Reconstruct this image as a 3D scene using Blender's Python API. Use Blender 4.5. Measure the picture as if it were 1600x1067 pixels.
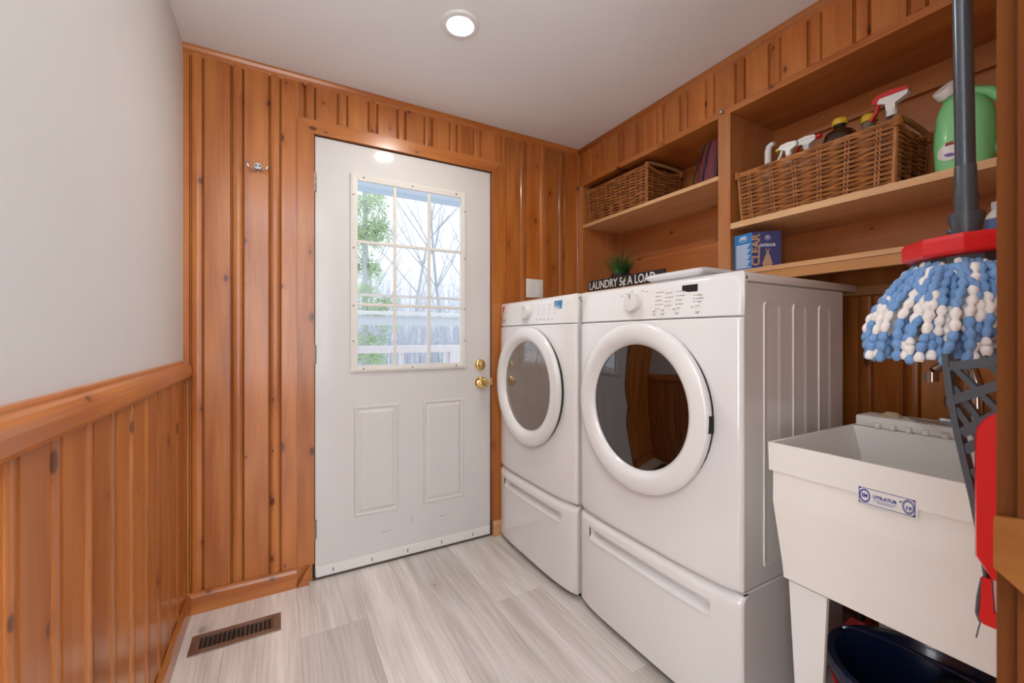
import bpy, bmesh, math, random
from mathutils import Vector, Matrix
random.seed(7)
PI = math.pi
S = bpy.context.scene
for o in list(bpy.data.objects): bpy.data.objects.remove(o)
C = S.collection

# ------------------------------------------------------------------ camera, world, lights, exposure
cam = bpy.data.cameras.new('camera'); cam_o = bpy.data.objects.new('camera', cam); C.objects.link(cam_o)
cam_o.location = (0, 0, 1.1209); cam_o.rotation_euler = (PI/2, 0, -0.5122)
cam.sensor_width = 36; cam.lens = 657.07*36/1600; cam.shift_x = -3.9/1600; cam.shift_y = -7.34/1600
cam.clip_start = 0.02; cam.dof.use_dof = True; cam.dof.focus_distance = 1.8; cam.dof.aperture_fstop = 9
S.camera = cam_o
S.view_settings.view_transform = 'Standard'; S.view_settings.look = 'None'
S.view_settings.gamma = 1; S.view_settings.use_curve_mapping = False
S.view_settings.exposure = 0.40
w = bpy.data.worlds.new('sky'); S.world = w; w.use_nodes = True
bg = w.node_tree.nodes['Background']; bg.inputs[0].default_value = (0.87, 0.92, 1.0, 1); bg.inputs[1].default_value = 1.2

def area(name, loc, rot, sx, sy, power, color, shape='RECTANGLE', spread=PI):
    l = bpy.data.lights.new(name, 'AREA'); l.shape = shape; l.size = sx
    if shape in ('RECTANGLE', 'ELLIPSE'): l.size_y = sy
    l.energy = power; l.color = color; l.spread = spread
    o = bpy.data.objects.new(name, l); o.location = loc; o.rotation_euler = rot; C.objects.link(o)
    return o
# unseen lamps added in the hall to fill the room and lift its ceiling
area('hall_back_fill', (0.2, -2.9, 1.35), (PI/2, 0, 0), 2.2, 1.8, 34, (0.93, 0.97, 1.0))
area('hall_side_fill', (-2.3, -0.85, 1.35), (PI/2, 0, -PI/2), 1.7, 1.8, 46, (0.95, 0.98, 1.0))
area('hall_ceiling_fill', (-.05, -.55, 1.45), (PI+.25, 0, 0), 0.35, 0.35, 52, (0.97, 0.98, 1.0), 'DISK')
# unseen overhead fill added in the hall, then the laundry room's own ceiling downlight
area('hall_top_fill', (-0.5, -0.9, 2.28), (0, 0, 0), 0.12, 0.12, 9, (1.0, 0.95, 0.88), 'DISK')
area('downlight', (0.599, 1.483, 2.287), (0, 0, 0), 0.10, 0.10, 5, (1.0, 0.94, 0.86), 'DISK')

# ------------------------------------------------------------------ helpers
class MB:
    def __init__(s): s.v = []; s.f = []; s.m = []; s.mi = 0; s.smooth = []
    def add(s, vs, fs, sm=False):
        b = len(s.v); s.v += [tuple(x) for x in vs]
        for q in fs: s.f.append(tuple(i+b for i in q)); s.m.append(s.mi); s.smooth.append(sm)
        return s
    def box(s, x0, x1, y0, y1, z0, z1):
        vs = [(x, y, z) for z in (z0, z1) for y in (y0, y1) for x in (x0, x1)]
        return s.add(vs, [(0,2,3,1),(4,5,7,6),(0,1,5,4),(2,6,7,3),(0,4,6,2),(1,3,7,5)])
    def rbox(s, x0, x1, y0, y1, z0, z1, r=.005, seg=2, sm=True):
        bm = bmesh.new(); bmesh.ops.create_cube(bm, size=1)
        for v in bm.verts:
            v.co = ((x0+x1)/2+v.co.x*(x1-x0), (y0+y1)/2+v.co.y*(y1-y0), (z0+z1)/2+v.co.z*(z1-z0))
        bmesh.ops.bevel(bm, geom=bm.edges[:], offset=r, segments=seg, profile=.5, affect='EDGES')
        return s.bm(bm, sm)
    def bm(s, bm, sm=False, M=None):
        bm.verts.ensure_lookup_table()
        for i, v in enumerate(bm.verts): v.index = i
        s.add([(M @ v.co) if M else v.co for v in bm.verts], [[v.index for v in f.verts] for f in bm.faces], sm); bm.free(); return s
    def prism(s, poly, fn, d0, d1, sm=False):
        """poly: list of 2D points; fn(a,b,d)->xyz"""
        n = len(poly)
        vs = [fn(a, b, d0) for a, b in poly]+[fn(a, b, d1) for a, b in poly]
        s.add(vs, [(i, (i+1) % n, n+(i+1) % n, n+i) for i in range(n)], sm)
        return s.add(vs, [tuple(range(n-1, -1, -1)), tuple(range(n, 2*n))])
    def lathe(s, prof, c=(0,0,0), axis='Z', n=32, sm=True, sx=1, sy=1, ring=False):
        """prof: (r, h) list"""
        vs = []
        for r, h in prof:
            for i in range(n):
                a = 2*PI*i/n; p = (r*math.cos(a)*sx, r*math.sin(a)*sy, h)
                if axis == 'X': p = (p[2], p[0], p[1])
                elif axis == 'Y': p = (p[0], p[2], p[1])
                vs.append((c[0]+p[0], c[1]+p[1], c[2]+p[2]))
        fs = []
        K = len(prof)
        for k in range(K if ring else K-1):
            k2 = (k+1) % K
            for i in range(n):
                j = (i+1) % n; fs.append((k*n+i, k*n+j, k2*n+j, k2*n+i))
        s.add(vs, fs, sm)
        if ring: return s
        if prof[0][0] > 1e-6: s.add(vs[:n], [tuple(range(n-1, -1, -1))])
        if prof[-1][0] > 1e-6: s.add(vs[-n:], [tuple(range(n))])
        return s
    def tube(s, pts, r, n=6, sm=True, closed=False, caps=True):
        pts = [Vector(p) for p in pts]; N = len(pts)
        rs = r if isinstance(r, (list, tuple)) else [r]*N
        vs = []; up = None
        for i, p in enumerate(pts):
            if closed: t = pts[(i+1) % N]-pts[i-1]
            else: t = pts[min(i+1, N-1)]-pts[max(i-1, 0)]
            if t.length < 1e-9: t = Vector((0,0,1))
            t.normalize()
            if up is None:
                up = Vector((0,0,1)) if abs(t.z) < .9 else Vector((1,0,0))
            a = t.cross(up)
            if a.length < 1e-6: a = t.cross(Vector((1,.3,.2)))
            a.normalize(); b = a.cross(t); b.normalize(); up = b
            for k in range(n):
                q = 2*PI*k/n; vs.append(p+a*(math.cos(q)*rs[i])+b*(math.sin(q)*rs[i]))
        fs = []
        for i in range(N if closed else N-1):
            j = (i+1) % N
            for k in range(n):
                l = (k+1) % n; fs.append((i*n+k, i*n+l, j*n+l, j*n+k))
        s.add(vs, fs, sm)
        if caps and not closed: s.add(vs[:n], [tuple(range(n))]); s.add(vs[-n:], [tuple(range(n-1, -1, -1))])
        return s
    def sphere(s, c, r, n=12, sx=1, sy=1, sz=1):
        pr = [(max(1e-7, r*math.sin(PI*k/(n//2+2))), -r*math.cos(PI*k/(n//2+2))*sz) for k in range(n//2+3)]
        return s.lathe(pr, c, 'Z', n, True, sx, sy)
    def loft(s, rings, sm=True, caps=True):
        n = len(rings[0]); vs = [p for r in rings for p in r]
        fs = [(k*n+i, k*n+(i+1) % n, (k+1)*n+(i+1) % n, (k+1)*n+i) for k in range(len(rings)-1) for i in range(n)]
        s.add(vs, fs, sm)
        if caps: s.add(rings[0], [tuple(range(n-1, -1, -1))]); s.add(rings[-1], [tuple(range(n))])
        return s
    def text(s, txt, size, o, right, up, sx=1.0, align='CENTER', depth=.0004, bold=0.0):
        cu = bpy.data.curves.new('lettering', 'FONT'); cu.body = txt; cu.size = size; cu.align_x = align; cu.align_y = 'CENTER'
        cu.extrude = depth; cu.resolution_u = 3; cu.offset = bold
        t = bpy.data.objects.new('lettering', cu); C.objects.link(t)
        bpy.context.view_layer.update()
        me = t.evaluated_get(bpy.context.evaluated_depsgraph_get()).to_mesh()
        R, U = Vector(right), Vector(up); Nn = R.cross(U); O = Vector(o)
        s.add([O+R*(v.co.x*sx)+U*v.co.y+Nn*v.co.z for v in me.vertices], [tuple(p.vertices) for p in me.polygons])
        bpy.data.objects.remove(t); bpy.data.curves.remove(cu)
        return s
    def mesh(s, name, mats, origin=(0,0,0), sharp=True):
        me = bpy.data.meshes.new(name); ox, oy, oz = origin
        me.from_pydata([(x-ox, y-oy, z-oz) for x, y, z in s.v], [], s.f)
        for m in (mats if isinstance(mats, (list, tuple)) else [mats]): me.materials.append(m)
        me.polygons.foreach_set('material_index', s.m); me.polygons.foreach_set('use_smooth', s.smooth)
        bm = bmesh.new(); bm.from_mesh(me); bmesh.ops.recalc_face_normals(bm, faces=bm.faces[:]); bm.to_mesh(me); bm.free()
        if sharp and any(s.smooth):
            try: me.set_sharp_from_angle(angle=math.radians(42))
            except Exception: pass
        me.update(); return me
def worg(o):
    p = Vector((0,0,0))
    while o is not None: p += o.location; o = o.parent
    return p
def obj(name, mb, mat, parent=None, loc=None):
    """one mesh object; coordinates in mb are world coordinates. origin = the parent's (or loc)"""
    org = worg(parent) if parent else Vector(loc or (0,0,0))
    o = bpy.data.objects.new(name, mb.mesh(name, mat, org)); C.objects.link(o)
    if parent: o.parent = parent
    else: o.location = org
    return o
def inst(name, me, parent, loc=(0,0,0), rz=0):
    o = bpy.data.objects.new(name, me); C.objects.link(o); o.parent = parent; o.location = Vector(loc)-worg(parent); o.rotation_euler = (0,0,rz); return o
def tag(o, label=None, cat=None, group=None, kind=None):
    if label: o['label'] = label
    if cat: o['category'] = cat
    if group: o['group'] = group
    if kind: o['kind'] = kind
    return o
def thing(name, label, cat, loc, group=None):
    o = bpy.data.objects.new(name, None); C.objects.link(o); o.location = loc; o.empty_display_size = .05
    return tag(o, label, cat, group)
def struct(name, mb, mat, label=None, cat=None, loc=None):
    return tag(obj(name, mb, mat, None, loc), label, cat, None, 'structure')
def lin(c):
    return tuple((x/12.92 if x <= .04045 else ((x+.055)/1.055)**2.4) for x in (c[0]/255, c[1]/255, c[2]/255))

# ------------------------------------------------------------------ materials
def pbr(name, col, rough=.5, metal=0, coat=0, emit=None, estr=0, noise=0, nscale=40, bump=0, spec=.5, alpha=None):
    m = bpy.data.materials.new(name); m.use_nodes = True; nt = m.node_tree; b = nt.nodes['Principled BSDF']
    b.inputs['Base Color'].default_value = (*col, 1); b.inputs['Roughness'].default_value = rough; b.inputs['Metallic'].default_value = metal
    b.inputs['Coat Weight'].default_value = coat; b.inputs['Coat Roughness'].default_value = .08; b.inputs['Specular IOR Level'].default_value = spec
    if emit: b.inputs['Emission Color'].default_value = (*emit, 1); b.inputs['Emission Strength'].default_value = estr
    if noise or bump:
        tc = nt.nodes.new('ShaderNodeTexCoord'); n = nt.nodes.new('ShaderNodeTexNoise'); n.inputs['Scale'].default_value = nscale; n.inputs['Detail'].default_value = 4
        nt.links.new(tc.outputs['Object'], n.inputs['Vector'])
        if noise:
            mx = nt.nodes.new('ShaderNodeMix'); mx.data_type = 'RGBA'
            mx.inputs['A'].default_value = (*[max(0, c*(1-noise)) for c in col], 1); mx.inputs['B'].default_value = (*[min(1, c*(1+noise)) for c in col], 1)
            nt.links.new(n.outputs['Fac'], mx.inputs['Factor']); nt.links.new(mx.outputs['Result'], b.inputs['Base Color'])
        if bump:
            bp = nt.nodes.new('ShaderNodeBump'); bp.inputs['Strength'].default_value = bump; bp.inputs['Distance'].default_value = .002
            nt.links.new(n.outputs['Fac'], bp.inputs['Height']); nt.links.new(bp.outputs['Normal'], b.inputs['Normal'])
    return m
def wood(name, across, along, light, dark, rough=.3, knots=.5, tone=.2, coat=.3, knotcol=(.11,.028,.007), streak=1.0, kscale=1.0, spec=.5):
    m = bpy.data.materials.new(name); m.use_nodes = True; nt = m.node_tree; N = nt.nodes.new; L = nt.links.new
    b = nt.nodes['Principled BSDF']; b.inputs['Roughness'].default_value = rough; b.inputs['Coat Weight'].default_value = coat; b.inputs['Coat Roughness'].default_value = .15; b.inputs['Specular IOR Level'].default_value = spec
    tc = N('ShaderNodeTexCoord'); oi = N('ShaderNodeObjectInfo')
    sc = N('ShaderNodeVectorMath'); sc.operation = 'SCALE'; sc.inputs[0].default_value = (13.7, 29.3, 41.9); L(oi.outputs['Random'], sc.inputs['Scale'])
    ad = N('ShaderNodeVectorMath'); L(tc.outputs['Object'], ad.inputs[0]); L(sc.outputs[0], ad.inputs[1])
    sp = N('ShaderNodeSeparateXYZ'); L(ad.outputs[0], sp.inputs[0])
    ax = sp.outputs[across]; al = sp.outputs[along]; th_ = [a for a in 'XYZ' if a not in (across, along)][0]
    def M(op, a, b_=None, c=None):
        q = N('ShaderNodeMath'); q.operation = op
        for i, x in enumerate((a, b_, c)):
            if x is None: continue
            if isinstance(x, (int, float)): q.inputs[i].default_value = x
            else: L(x, q.inputs[i])
        return q.outputs[0]
    def comb(x, y, z=0):
        q = N('ShaderNodeCombineXYZ')
        for i, k in enumerate((x, y, z)):
            if isinstance(k, (int, float)): q.inputs[i].default_value = k
            else: L(k, q.inputs[i])
        return q.outputs[0]
    # knots
    vo = N('ShaderNodeTexVoronoi'); vo.voronoi_dimensions = '2D'; vo.inputs['Scale'].default_value = 1
    L(comb(M('MULTIPLY', ax, 9*kscale), M('MULTIPLY', al, 5*kscale)), vo.inputs['Vector'])
    cs = N('ShaderNodeSeparateColor'); L(vo.outputs['Color'], cs.inputs[0])
    has = M('GREATER_THAN', cs.outputs[0], 1-knots)
    size = M('MULTIPLY_ADD', M('POWER', cs.outputs[1], 2), .080, .042)
    d = vo.outputs['Distance']
    core = M('MULTIPLY', has, M('SUBTRACT', 1, M('SMOOTHSTEP' if False else 'MINIMUM', M('DIVIDE', d, size), 1)))
    core = M('MINIMUM', M('MULTIPLY', core, 2.8), 1)
    halo = M('MULTIPLY', has, M('POWER', M('SUBTRACT', 1, M('MINIMUM', M('MULTIPLY', d, 2.6), 1)), 2))
    # grain
    n2 = N('ShaderNodeTexNoise'); n2.inputs['Scale'].default_value = 1; n2.inputs['Detail'].default_value = 2
    L(comb(M('MULTIPLY', ax, 14), M('MULTIPLY', al, 1.6), M('MULTIPLY', sp.outputs[th_], 14)), n2.inputs['Vector'])
    warp = M('ADD', M('MULTIPLY', n2.outputs['Fac'], .05), M('MULTIPLY', halo, .035))
    n1 = N('ShaderNodeTexNoise'); n1.inputs['Scale'].default_value = 1; n1.inputs['Detail'].default_value = 5; n1.inputs['Roughness'].default_value = .6
    L(comb(M('MULTIPLY', M('ADD', ax, warp), 130), M('MULTIPLY', al, 3.5), M('MULTIPLY', sp.outputs[th_], 130)), n1.inputs['Vector'])
    g = M('ADD', M('MULTIPLY', M('SUBTRACT', n1.outputs['Fac'], .5), 1.0*streak), M('MULTIPLY', M('SUBTRACT', n2.outputs['Fac'], .5), 2.0))
    g = M('ADD', M('ADD', g, .5), M('MULTIPLY', halo, .45))
    mx = N('ShaderNodeMix'); mx.data_type = 'RGBA'; mx.inputs['A'].default_value = (*light, 1); mx.inputs['B'].default_value = (*dark, 1)
    cl = N('ShaderNodeClamp'); L(g, cl.inputs[0]); L(cl.outputs[0], mx.inputs['Factor'])
    kx = N('ShaderNodeMix'); kx.data_type = 'RGBA'; L(mx.outputs['Result'], kx.inputs['A']); kx.inputs['B'].default_value = (*knotcol, 1); L(M('MULTIPLY', core, .9), kx.inputs['Factor'])
    hv = N('ShaderNodeHueSaturation'); L(kx.outputs['Result'], hv.inputs['Color'])
    L(M('MULTIPLY_ADD', oi.outputs['Random'], tone*1.4, 1-tone*.7), hv.inputs['Value'])
    L(hv.outputs[0], b.inputs['Base Color'])
    bp = N('ShaderNodeBump'); bp.inputs['Strength'].default_value = .12; bp.inputs['Distance'].default_value = .001
    L(n1.outputs['Fac'], bp.inputs['Height']); L(bp.outputs['Normal'], b.inputs['Normal'])
    return m
PL, PD = (.58, .205, .043), (.36, .092, .013)
pine_board = wood('varnished knotty pine board', 'X', 'Z', PL, PD, .30, .42)
pine_x = wood('varnished pine along x', 'Z', 'X', PL, PD, .28, .3)
pine_y = wood('varnished pine along y', 'Z', 'Y', (.56,.205,.048), PD, .28, .3)
pine_z = wood('varnished pine upright', 'Y', 'Z', (.58,.24,.08), (.42,.14,.035), .33, .4)
pine_zx = wood('varnished pine upright x', 'X', 'Z', PL, PD, .30, .3)
pine_back = wood('pine shelf back', 'Z', 'Y', (.56,.20,.055), (.40,.115,.025), .35, .22, streak=.8)
pine_shelf = wood('raw pale pine shelf', 'X', 'Y', (.78,.50,.27), (.60,.33,.15), .5, .2, coat=0)
pine_edge = wood('pale pine board edge', 'Z', 'Y', (.72,.43,.22), (.56,.28,.12), .5, .15, coat=0)
pine_rail = wood('orange pine rail', 'Z', 'Y', (.62,.29,.10), (.48,.19,.055), .4, .15, coat=.1)
pine_dark = wood('dark pine wall', 'X', 'Z', PL, PD, .35, .3)
floor_wood = wood('whitewashed floor plank', 'X', 'Y', (.86,.815,.78), (.60,.545,.50), .30, .14, .22, 0, (.36,.31,.28), 2.0, .8)
white_wall = pbr('white wall paint', (.76,.755,.745), .6, noise=.02, nscale=6, bump=.03)
ceil_white = pbr('ceiling paint', (.86,.87,.88), .75, noise=.015, nscale=5)
door_white = pbr('door enamel', (.69,.675,.66), .5, noise=.025, nscale=7, coat=.4)
frame_white = pbr('window frame plastic', (.78,.76,.71), .35)
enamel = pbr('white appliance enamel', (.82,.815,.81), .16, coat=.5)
enamel_side = pbr('bounce-tinted side sheet', (.75,.70,.66), .13, coat=.4)  # side sheet tinted warm to carry light bounced off the pine
plastic_white = pbr('white plastic', (.80,.79,.77), .3)
tubmat = pbr('cream laundry tub plastic', (.83,.81,.765), .42, noise=.02, nscale=9)
chrome = pbr('chrome', (.50,.52,.55), .10, 1)
steel = pbr('brushed steel', (.52,.50,.48), .3, 1)
brass = pbr('polished brass', (.83,.60,.25), .18, 1)
bronze = pbr('bronze register', (.36,.30,.255), .30, .85, noise=.1)
dark = pbr('black recess', (.012,.011,.010), .7)
black = pbr('black plastic', (.02,.02,.022), .4)
grey = pbr('slate grey plastic', (.055,.065,.078), .38)
red = pbr('red plastic', (.62,.012,.016), .25, coat=.3)
hinge_m = pbr('aged hinge steel', (.33,.30,.27), .35, .9)
screw_dark = pbr('dark screw head', (.05,.045,.04), .5)
wicker = pbr('woven willow', (.44,.175,.052), .38, noise=.5, nscale=35)
wicker_d = pbr('dark willow', (.27,.10,.030), .4, noise=.4, nscale=30)
print_grey = pbr('grey print', (.22,.22,.23), .5)
def glass(name, tint, gl=.06, rough=0.0):
    m = bpy.data.materials.new(name); m.use_nodes = True; nt = m.node_tree; nt.nodes.remove(nt.nodes['Principled BSDF'])
    t = nt.nodes.new('ShaderNodeBsdfTransparent'); t.inputs[0].default_value = (*tint, 1)
    g = nt.nodes.new('ShaderNodeBsdfGlossy'); g.inputs['Roughness'].default_value = rough
    f = nt.nodes.new('ShaderNodeLayerWeight'); f.inputs['Blend'].default_value = .5
    pw = nt.nodes.new('ShaderNodeMath'); pw.operation = 'POWER'; pw.inputs[1].default_value = 4.5
    a = nt.nodes.new('ShaderNodeMath'); a.operation = 'ADD'; a.inputs[1].default_value = gl+.035; a.use_clamp = True
    x = nt.nodes.new('ShaderNodeMixShader'); out = nt.nodes['Material Output']
    nt.links.new(f.outputs['Facing'], pw.inputs[0]); nt.links.new(pw.outputs[0], a.inputs[0]); nt.links.new(a.outputs[0], x.inputs[0]); nt.links.new(t.outputs[0], x.inputs[1]); nt.links.new(g.outputs[0], x.inputs[2]); nt.links.new(x.outputs[0], out.inputs[0])
    return m
pane_glass = glass('window pane', (.97,.98,.99), .0)
door_glass = glass('smoked appliance glass', (.34,.28,.26), .11)
door_glass_l = glass('clear appliance glass', (.90,.86,.83), .06)
clear_plastic = glass('clear bottle plastic', (.80,.84,.86), .05)
smoke_plastic = glass('smoky bottle plastic', (.34,.30,.28), .06)

XL, XR, XB, D, H, YF = -.333, 1.664, 2.03, 2.139, 2.302, .09     # left wall, bulkhead, back of alcove, door wall, ceiling, near wall
P = .1385
# ------------------------------------------------------------------ setting: shell
struct('ceiling', MB().box(XL-.1, XB+.1, 0, D+.1, H, H+.08).box(-2.5, XB+.2, -3.1, 0, H, H+.08), ceil_white)
fl = struct('floor', MB().box(XL-.1, XB+.1, 0, D+.1, -.06, -.006).box(-2.5, XB+.2, -3.1, 0, -.06, -.006), pbr('subfloor', (.35,.31,.28), .8))
PW = .24; k = 0
for i in range(-2, 9):
    x0 = .07+i*PW
    y = -.45-((i*37) % 100)/100*1.5
    while y < D:
        y1 = y+2.2; a, b_ = max(y, -1.2), min(y1, D)
        xa, xb = max(x0, XL), min(x0+PW, XB-.0005)
        if b_-a > .02 and xb-xa > .02:
            mb = MB().box(xa+.0004, xb-.0004, a+.0004, b_-.0004, -.006, 0)
            o = obj('plank', mb, floor_wood, fl)
        y = y1
for o in (0,): pass
wl = struct('wall_left', MB().box(XL-.1, XL, .10, D, 0, H), white_wall)
wb = MB()
wb.box(XL-.1, .138, D, D+.12, 0, H).box(1.055, XB+.1, D, D+.12, 0, H).box(.138, 1.055, D, D+.12, 2.056, H)
wb = struct('wall_back', wb, pine_dark)
wr = MB().box(XB, XB+.1, YF, D, 0, H)
wr.box(XR+.014, XB, YF, D, 2.093, H)
wr = struct('wall_right', wr, pine_dark)
wf = MB().box(.447, XB+.1, -.04, YF, 0, H)
wf = struct('wall_front', wf, pine_dark)
struct('wall_hall_right', MB().box(XB+.1, XB+.2, -3, -.04, 0, H), white_wall)
# hall walls, with openings added for the fill lamps
struct('wall_hall_back', MB().box(-2.5, XB+.2, -3.1, -3, 0, .35).box(-2.5, XB+.2, -3.1, -3, 2.25, H).box(1.4, XB+.2, -3.1, -3, .35, 2.25).box(-2.5, -1.0, -3.1, -3, .35, 2.25), white_wall)
struct('wall_hall_left', MB().box(-2.5, -2.4, -3, .2, 0, .4).box(-2.5, -2.4, -3, .2, 2.25, H).box(-2.5, -2.4, -3, -1.75, .4, 2.25).box(-2.5, -2.4, .05, .2, .4, 2.25), white_wall)
struct('wall_hall_front', MB().box(-2.5, XL-.1, .10, .2, 0, H), white_wall)

def board_profile():
    """bead-and-flat plank section: (s across, d proud)"""
    return [(0,0), (0,.004), (.0004,.004), (.0012,.012), (.0893,.012), (.0898,.004), (.0912,.004), (.0916,.0095), (.0935,.0114), (.0955,.0095), (.0959,.004), (.0973,.004),
           (.0977,.0100), (.101,.0126), (.108,.0142), (.115,.0147), (.122,.0142), (.129,.0126), (.1318,.0100), (.1322,.004), (.1336,.004), (.134,.0095), (.1357,.0114), (.1373,.0095), (.1377,.004), (.1384,.004), (.1384,0)]
def clip_prof(prof, a, b):
    out = []
    for (s0, d0), (s1, d1) in zip(prof[1:-2], prof[2:-1]):
        if s1 <= a or s0 >= b: continue
        def at(s): return d0+(d1-d0)*((s-s0)/(s1-s0) if s1 > s0 else 0)
        p, q = max(s0, a), min(s1, b)
        if not out: out.append((p, at(p)))
        out.append((q, at(q)))
    return [(out[0][0], 0)]+out+[(out[-1][0], 0)]
groove_m = pbr('darker groove pine', (.13,.035,.008), .55)  # groove faces coloured darker than the rest of the board
_bm = {}
def board(parent, loc, rz, h, a=0, b=P, mat=None):
    """one pine board; local x runs across, front faces local -y"""
    key = (round(h, 4), round(a, 4), round(b, 4), (mat or pine_board).name)
    if key not in _bm:
        pr = board_profile() if (a <= 0 and b >= P) else clip_prof(board_profile(), a, b)
        m = MB().prism(pr, lambda s, d, z: (s, -d, z), 0, h)
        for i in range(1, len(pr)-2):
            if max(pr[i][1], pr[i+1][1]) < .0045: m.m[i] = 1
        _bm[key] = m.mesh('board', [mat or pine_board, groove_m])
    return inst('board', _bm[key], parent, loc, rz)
# back wall: left of the door, right of the door, above the door
def run(parent, lo, hi, phase, place, h, gap=.004):
    i = math.floor((lo-phase)/P)
    while phase+i*P < hi:
        s0 = phase+i*P; a, b = max(0, lo-s0), min(P, hi-s0)
        if b-a > gap: place(parent, s0, a, b, h)
        i += 1
ph = -.2645
run(wb, XL, .078, ph, lambda p, s, a, b, h: board(p, (s, D, 0), 0, h, a, b), 2.285)
run(wb, 1.114, XB-.022, ph+.02, lambda p, s, a, b, h: board(p, (s, D, 0), 0, h, a, b), 2.285)
run(wb, .078, 1.114, ph, lambda p, s, a, b, h: board(p, (s, D, 2.105), 0, h, a, b), .18)
# left wainscot (boards face +x, local x -> +y)
run(wl, .105, D-.014, .869, lambda p, s, a, b, h: board(p, (XL, s, 0), PI/2, h, a, b), .978)
# bulkhead over the shelves and the lower wall behind machines and tub (face -x, local x -> -y)
run(wr, -(D-.014), -YF, -1.035, lambda p, s, a, b, h: board(p, (XR+.014, -s, 2.094), -PI/2, h, a, b), .195)
run(wr, -(D-.014), -YF, -.7405-.0005, lambda p, s, a, b, h: board(p, (XB, -s, 0), -PI/2, h, a, b), 1.28)
# cap rail on the wainscot
def rail(y0, y1):
    pr = [(0,.956),(.022,.956),(.027,.960),(.0295,.967),(.0295,.990),(.027,1.001),(.021,1.010),(.013,1.0145),(.011,1.016),(.011,1.021),(.008,1.025),(0,1.026)]
    return MB().prism(pr, lambda a, z, y: (XL+a, y, z), y0, y1)
struct('trim_1', rail(.105, D-.0145), pine_y)
# baseboards
bp_ = [(0,0),(.015,0),(.015,.068),(.011,.078),(.005,.084),(0,.085)]
struct('baseboard_left', MB().prism(bp_, lambda a, z, y: (XL+.0141+a*.9, y, z), .105, D-.03), pine_y)
bb = MB().prism(bp_, lambda a, z, x: (x, D-.0141-a, z), XL, .072)
struct('baseboard_back', bb, pine_x)
# mitred end of the baseboard beside the door
mp = [(.0725,0),(.122,0),(.122,.085),(.0725,.014)]
mb = MB().prism([(.0725,.002),(.122,.084),(.122,0),(.0725,0)], lambda x, z, d: (x, D-.0145-d, z), 0, .0165)
struct('trim_2', mb, pine_x)
struct('trim_3', MB().prism(bp_, lambda a, z, x: (x, D-.0141-a, z), 1.053, 1.122), pine_edge)
# crown strips under the ceiling
cr = [(0,0),(.010,0),(.012,.010),(.020,.018),(.024,.030),(.024,.038),(0,.038)]
z0 = H-.039
struct('trim_4', MB().prism(cr, lambda a, z, x: (x, D-.0005-a, z0+z), XL, XR-.012), pine_x)
struct('trim_5', MB().prism(cr, lambda a, z, y: (XR+.0135-a, y, z0+z), YF, D), pine_y)
# door casing: two legs and a mitred head
zt = 2.049
cas = MB()
def casing(poly): return MB().prism(poly, lambda x, z, d: (x, D-d, z), .0005, .021)
struct('trim_6', casing([(.076,.0865),(.144,.0865),(.144,zt),(.076,zt+.062)]), pine_zx)
struct('trim_7', casing([(1.049,.0865),(1.117,.0865),(1.117,zt+.062),(1.049,zt)]), pine_zx)
struct('trim_8', casing([(.0763,zt+.0622),(.1443,zt+.0003),(1.0487,zt+.0003),(1.1167,zt+.0622)]), pine_x)
# near wall end (the door post right beside the camera) with a return of the cap rail
struct('trim_9', MB().box(.430, .4465, .0795, .0895, 0, H).box(.424, .4465, -.05, .079, 0, H), wood('shade-darkened door post', 'Y', 'Z', (.12,.038,.010), (.075,.02,.005), .9, .3, coat=0, spec=.05))  # post colour darkened to hold the shade on it
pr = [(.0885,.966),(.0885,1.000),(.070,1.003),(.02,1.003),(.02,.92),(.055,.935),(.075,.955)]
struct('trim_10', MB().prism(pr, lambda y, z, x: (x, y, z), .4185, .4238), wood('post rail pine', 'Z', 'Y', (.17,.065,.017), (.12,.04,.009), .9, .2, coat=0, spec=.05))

# ------------------------------------------------------------------ door
dr = thing('door_1', None, None, (.144, D, 0)); dr['kind'] = 'structure'
dr['label'] = 'white exterior door with a nine-light window and two raised panels'
yF = D-.002
sl = MB()
x0, x1, zb, zt_ = .149, 1.044, .018, 2.044
wx0, wx1, wz0, wz1 = .318, .878, .968, 1.887
sl.box(x0, wx0, yF, yF+.044, zb, zt_).box(wx1, x1, yF, yF+.044, zb, zt_).box(wx0, wx1, yF, yF+.044, zb, wz0).box(wx0, wx1, yF, yF+.044, wz1, zt_)
slab = obj('slab', sl, door_white, dr)
obj('weather_strip', MB().box(.1385, .1485, D+.003, D+.03, .0, 2.054).box(1.0445, 1.0545, D+.003, D+.03, .0, 2.054).box(.149, 1.0445, D+.003, D+.03, 2.0445, 2.0555), dark, dr)
obj('threshold', MB().box(.1385, 1.0545, D-.006, D+.06, .0005, .009), pbr('threshold', (.10,.08,.06), .5), dr)
sw = obj('door_sweep', MB().rbox(x0+.002, x1-.002, yF-.006, yF-.0005, .012, .060, .002, 1, False), plastic_white, dr)
for x in (.225, .40, .575, .755, .935): obj('screw', MB().box(x-.002, x+.002, yF-.0075, yF-.0062, .026, .042), screw_dark, sw)
sc_m = pbr('scuff', (.12,.11,.10), .6)
for xa_, za_, xb_, zb_ in ((.597,.190,.603,.165), (.600,.206,.602,.192), (.75,.168,.79,.172), (.42,.175,.424,.172), (.45,.150,.50,.156)):
    dd_ = Vector((xb_-xa_, 0, zb_-za_)).normalized(); n_ = Vector((-dd_.z, 0, dd_.x))*.0011
    obj('scuff_mark', MB().add([(xa_-n_.x, yF-.0004, za_-n_.z), (xb_-n_.x*.3, yF-.0004, zb_-n_.z*.3), (xb_+n_.x*.3, yF-.0004, zb_+n_.z*.3), (xa_+n_.x, yF-.0004, za_+n_.z)], [(0,1,2,3)]), sc_m, slab)
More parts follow.
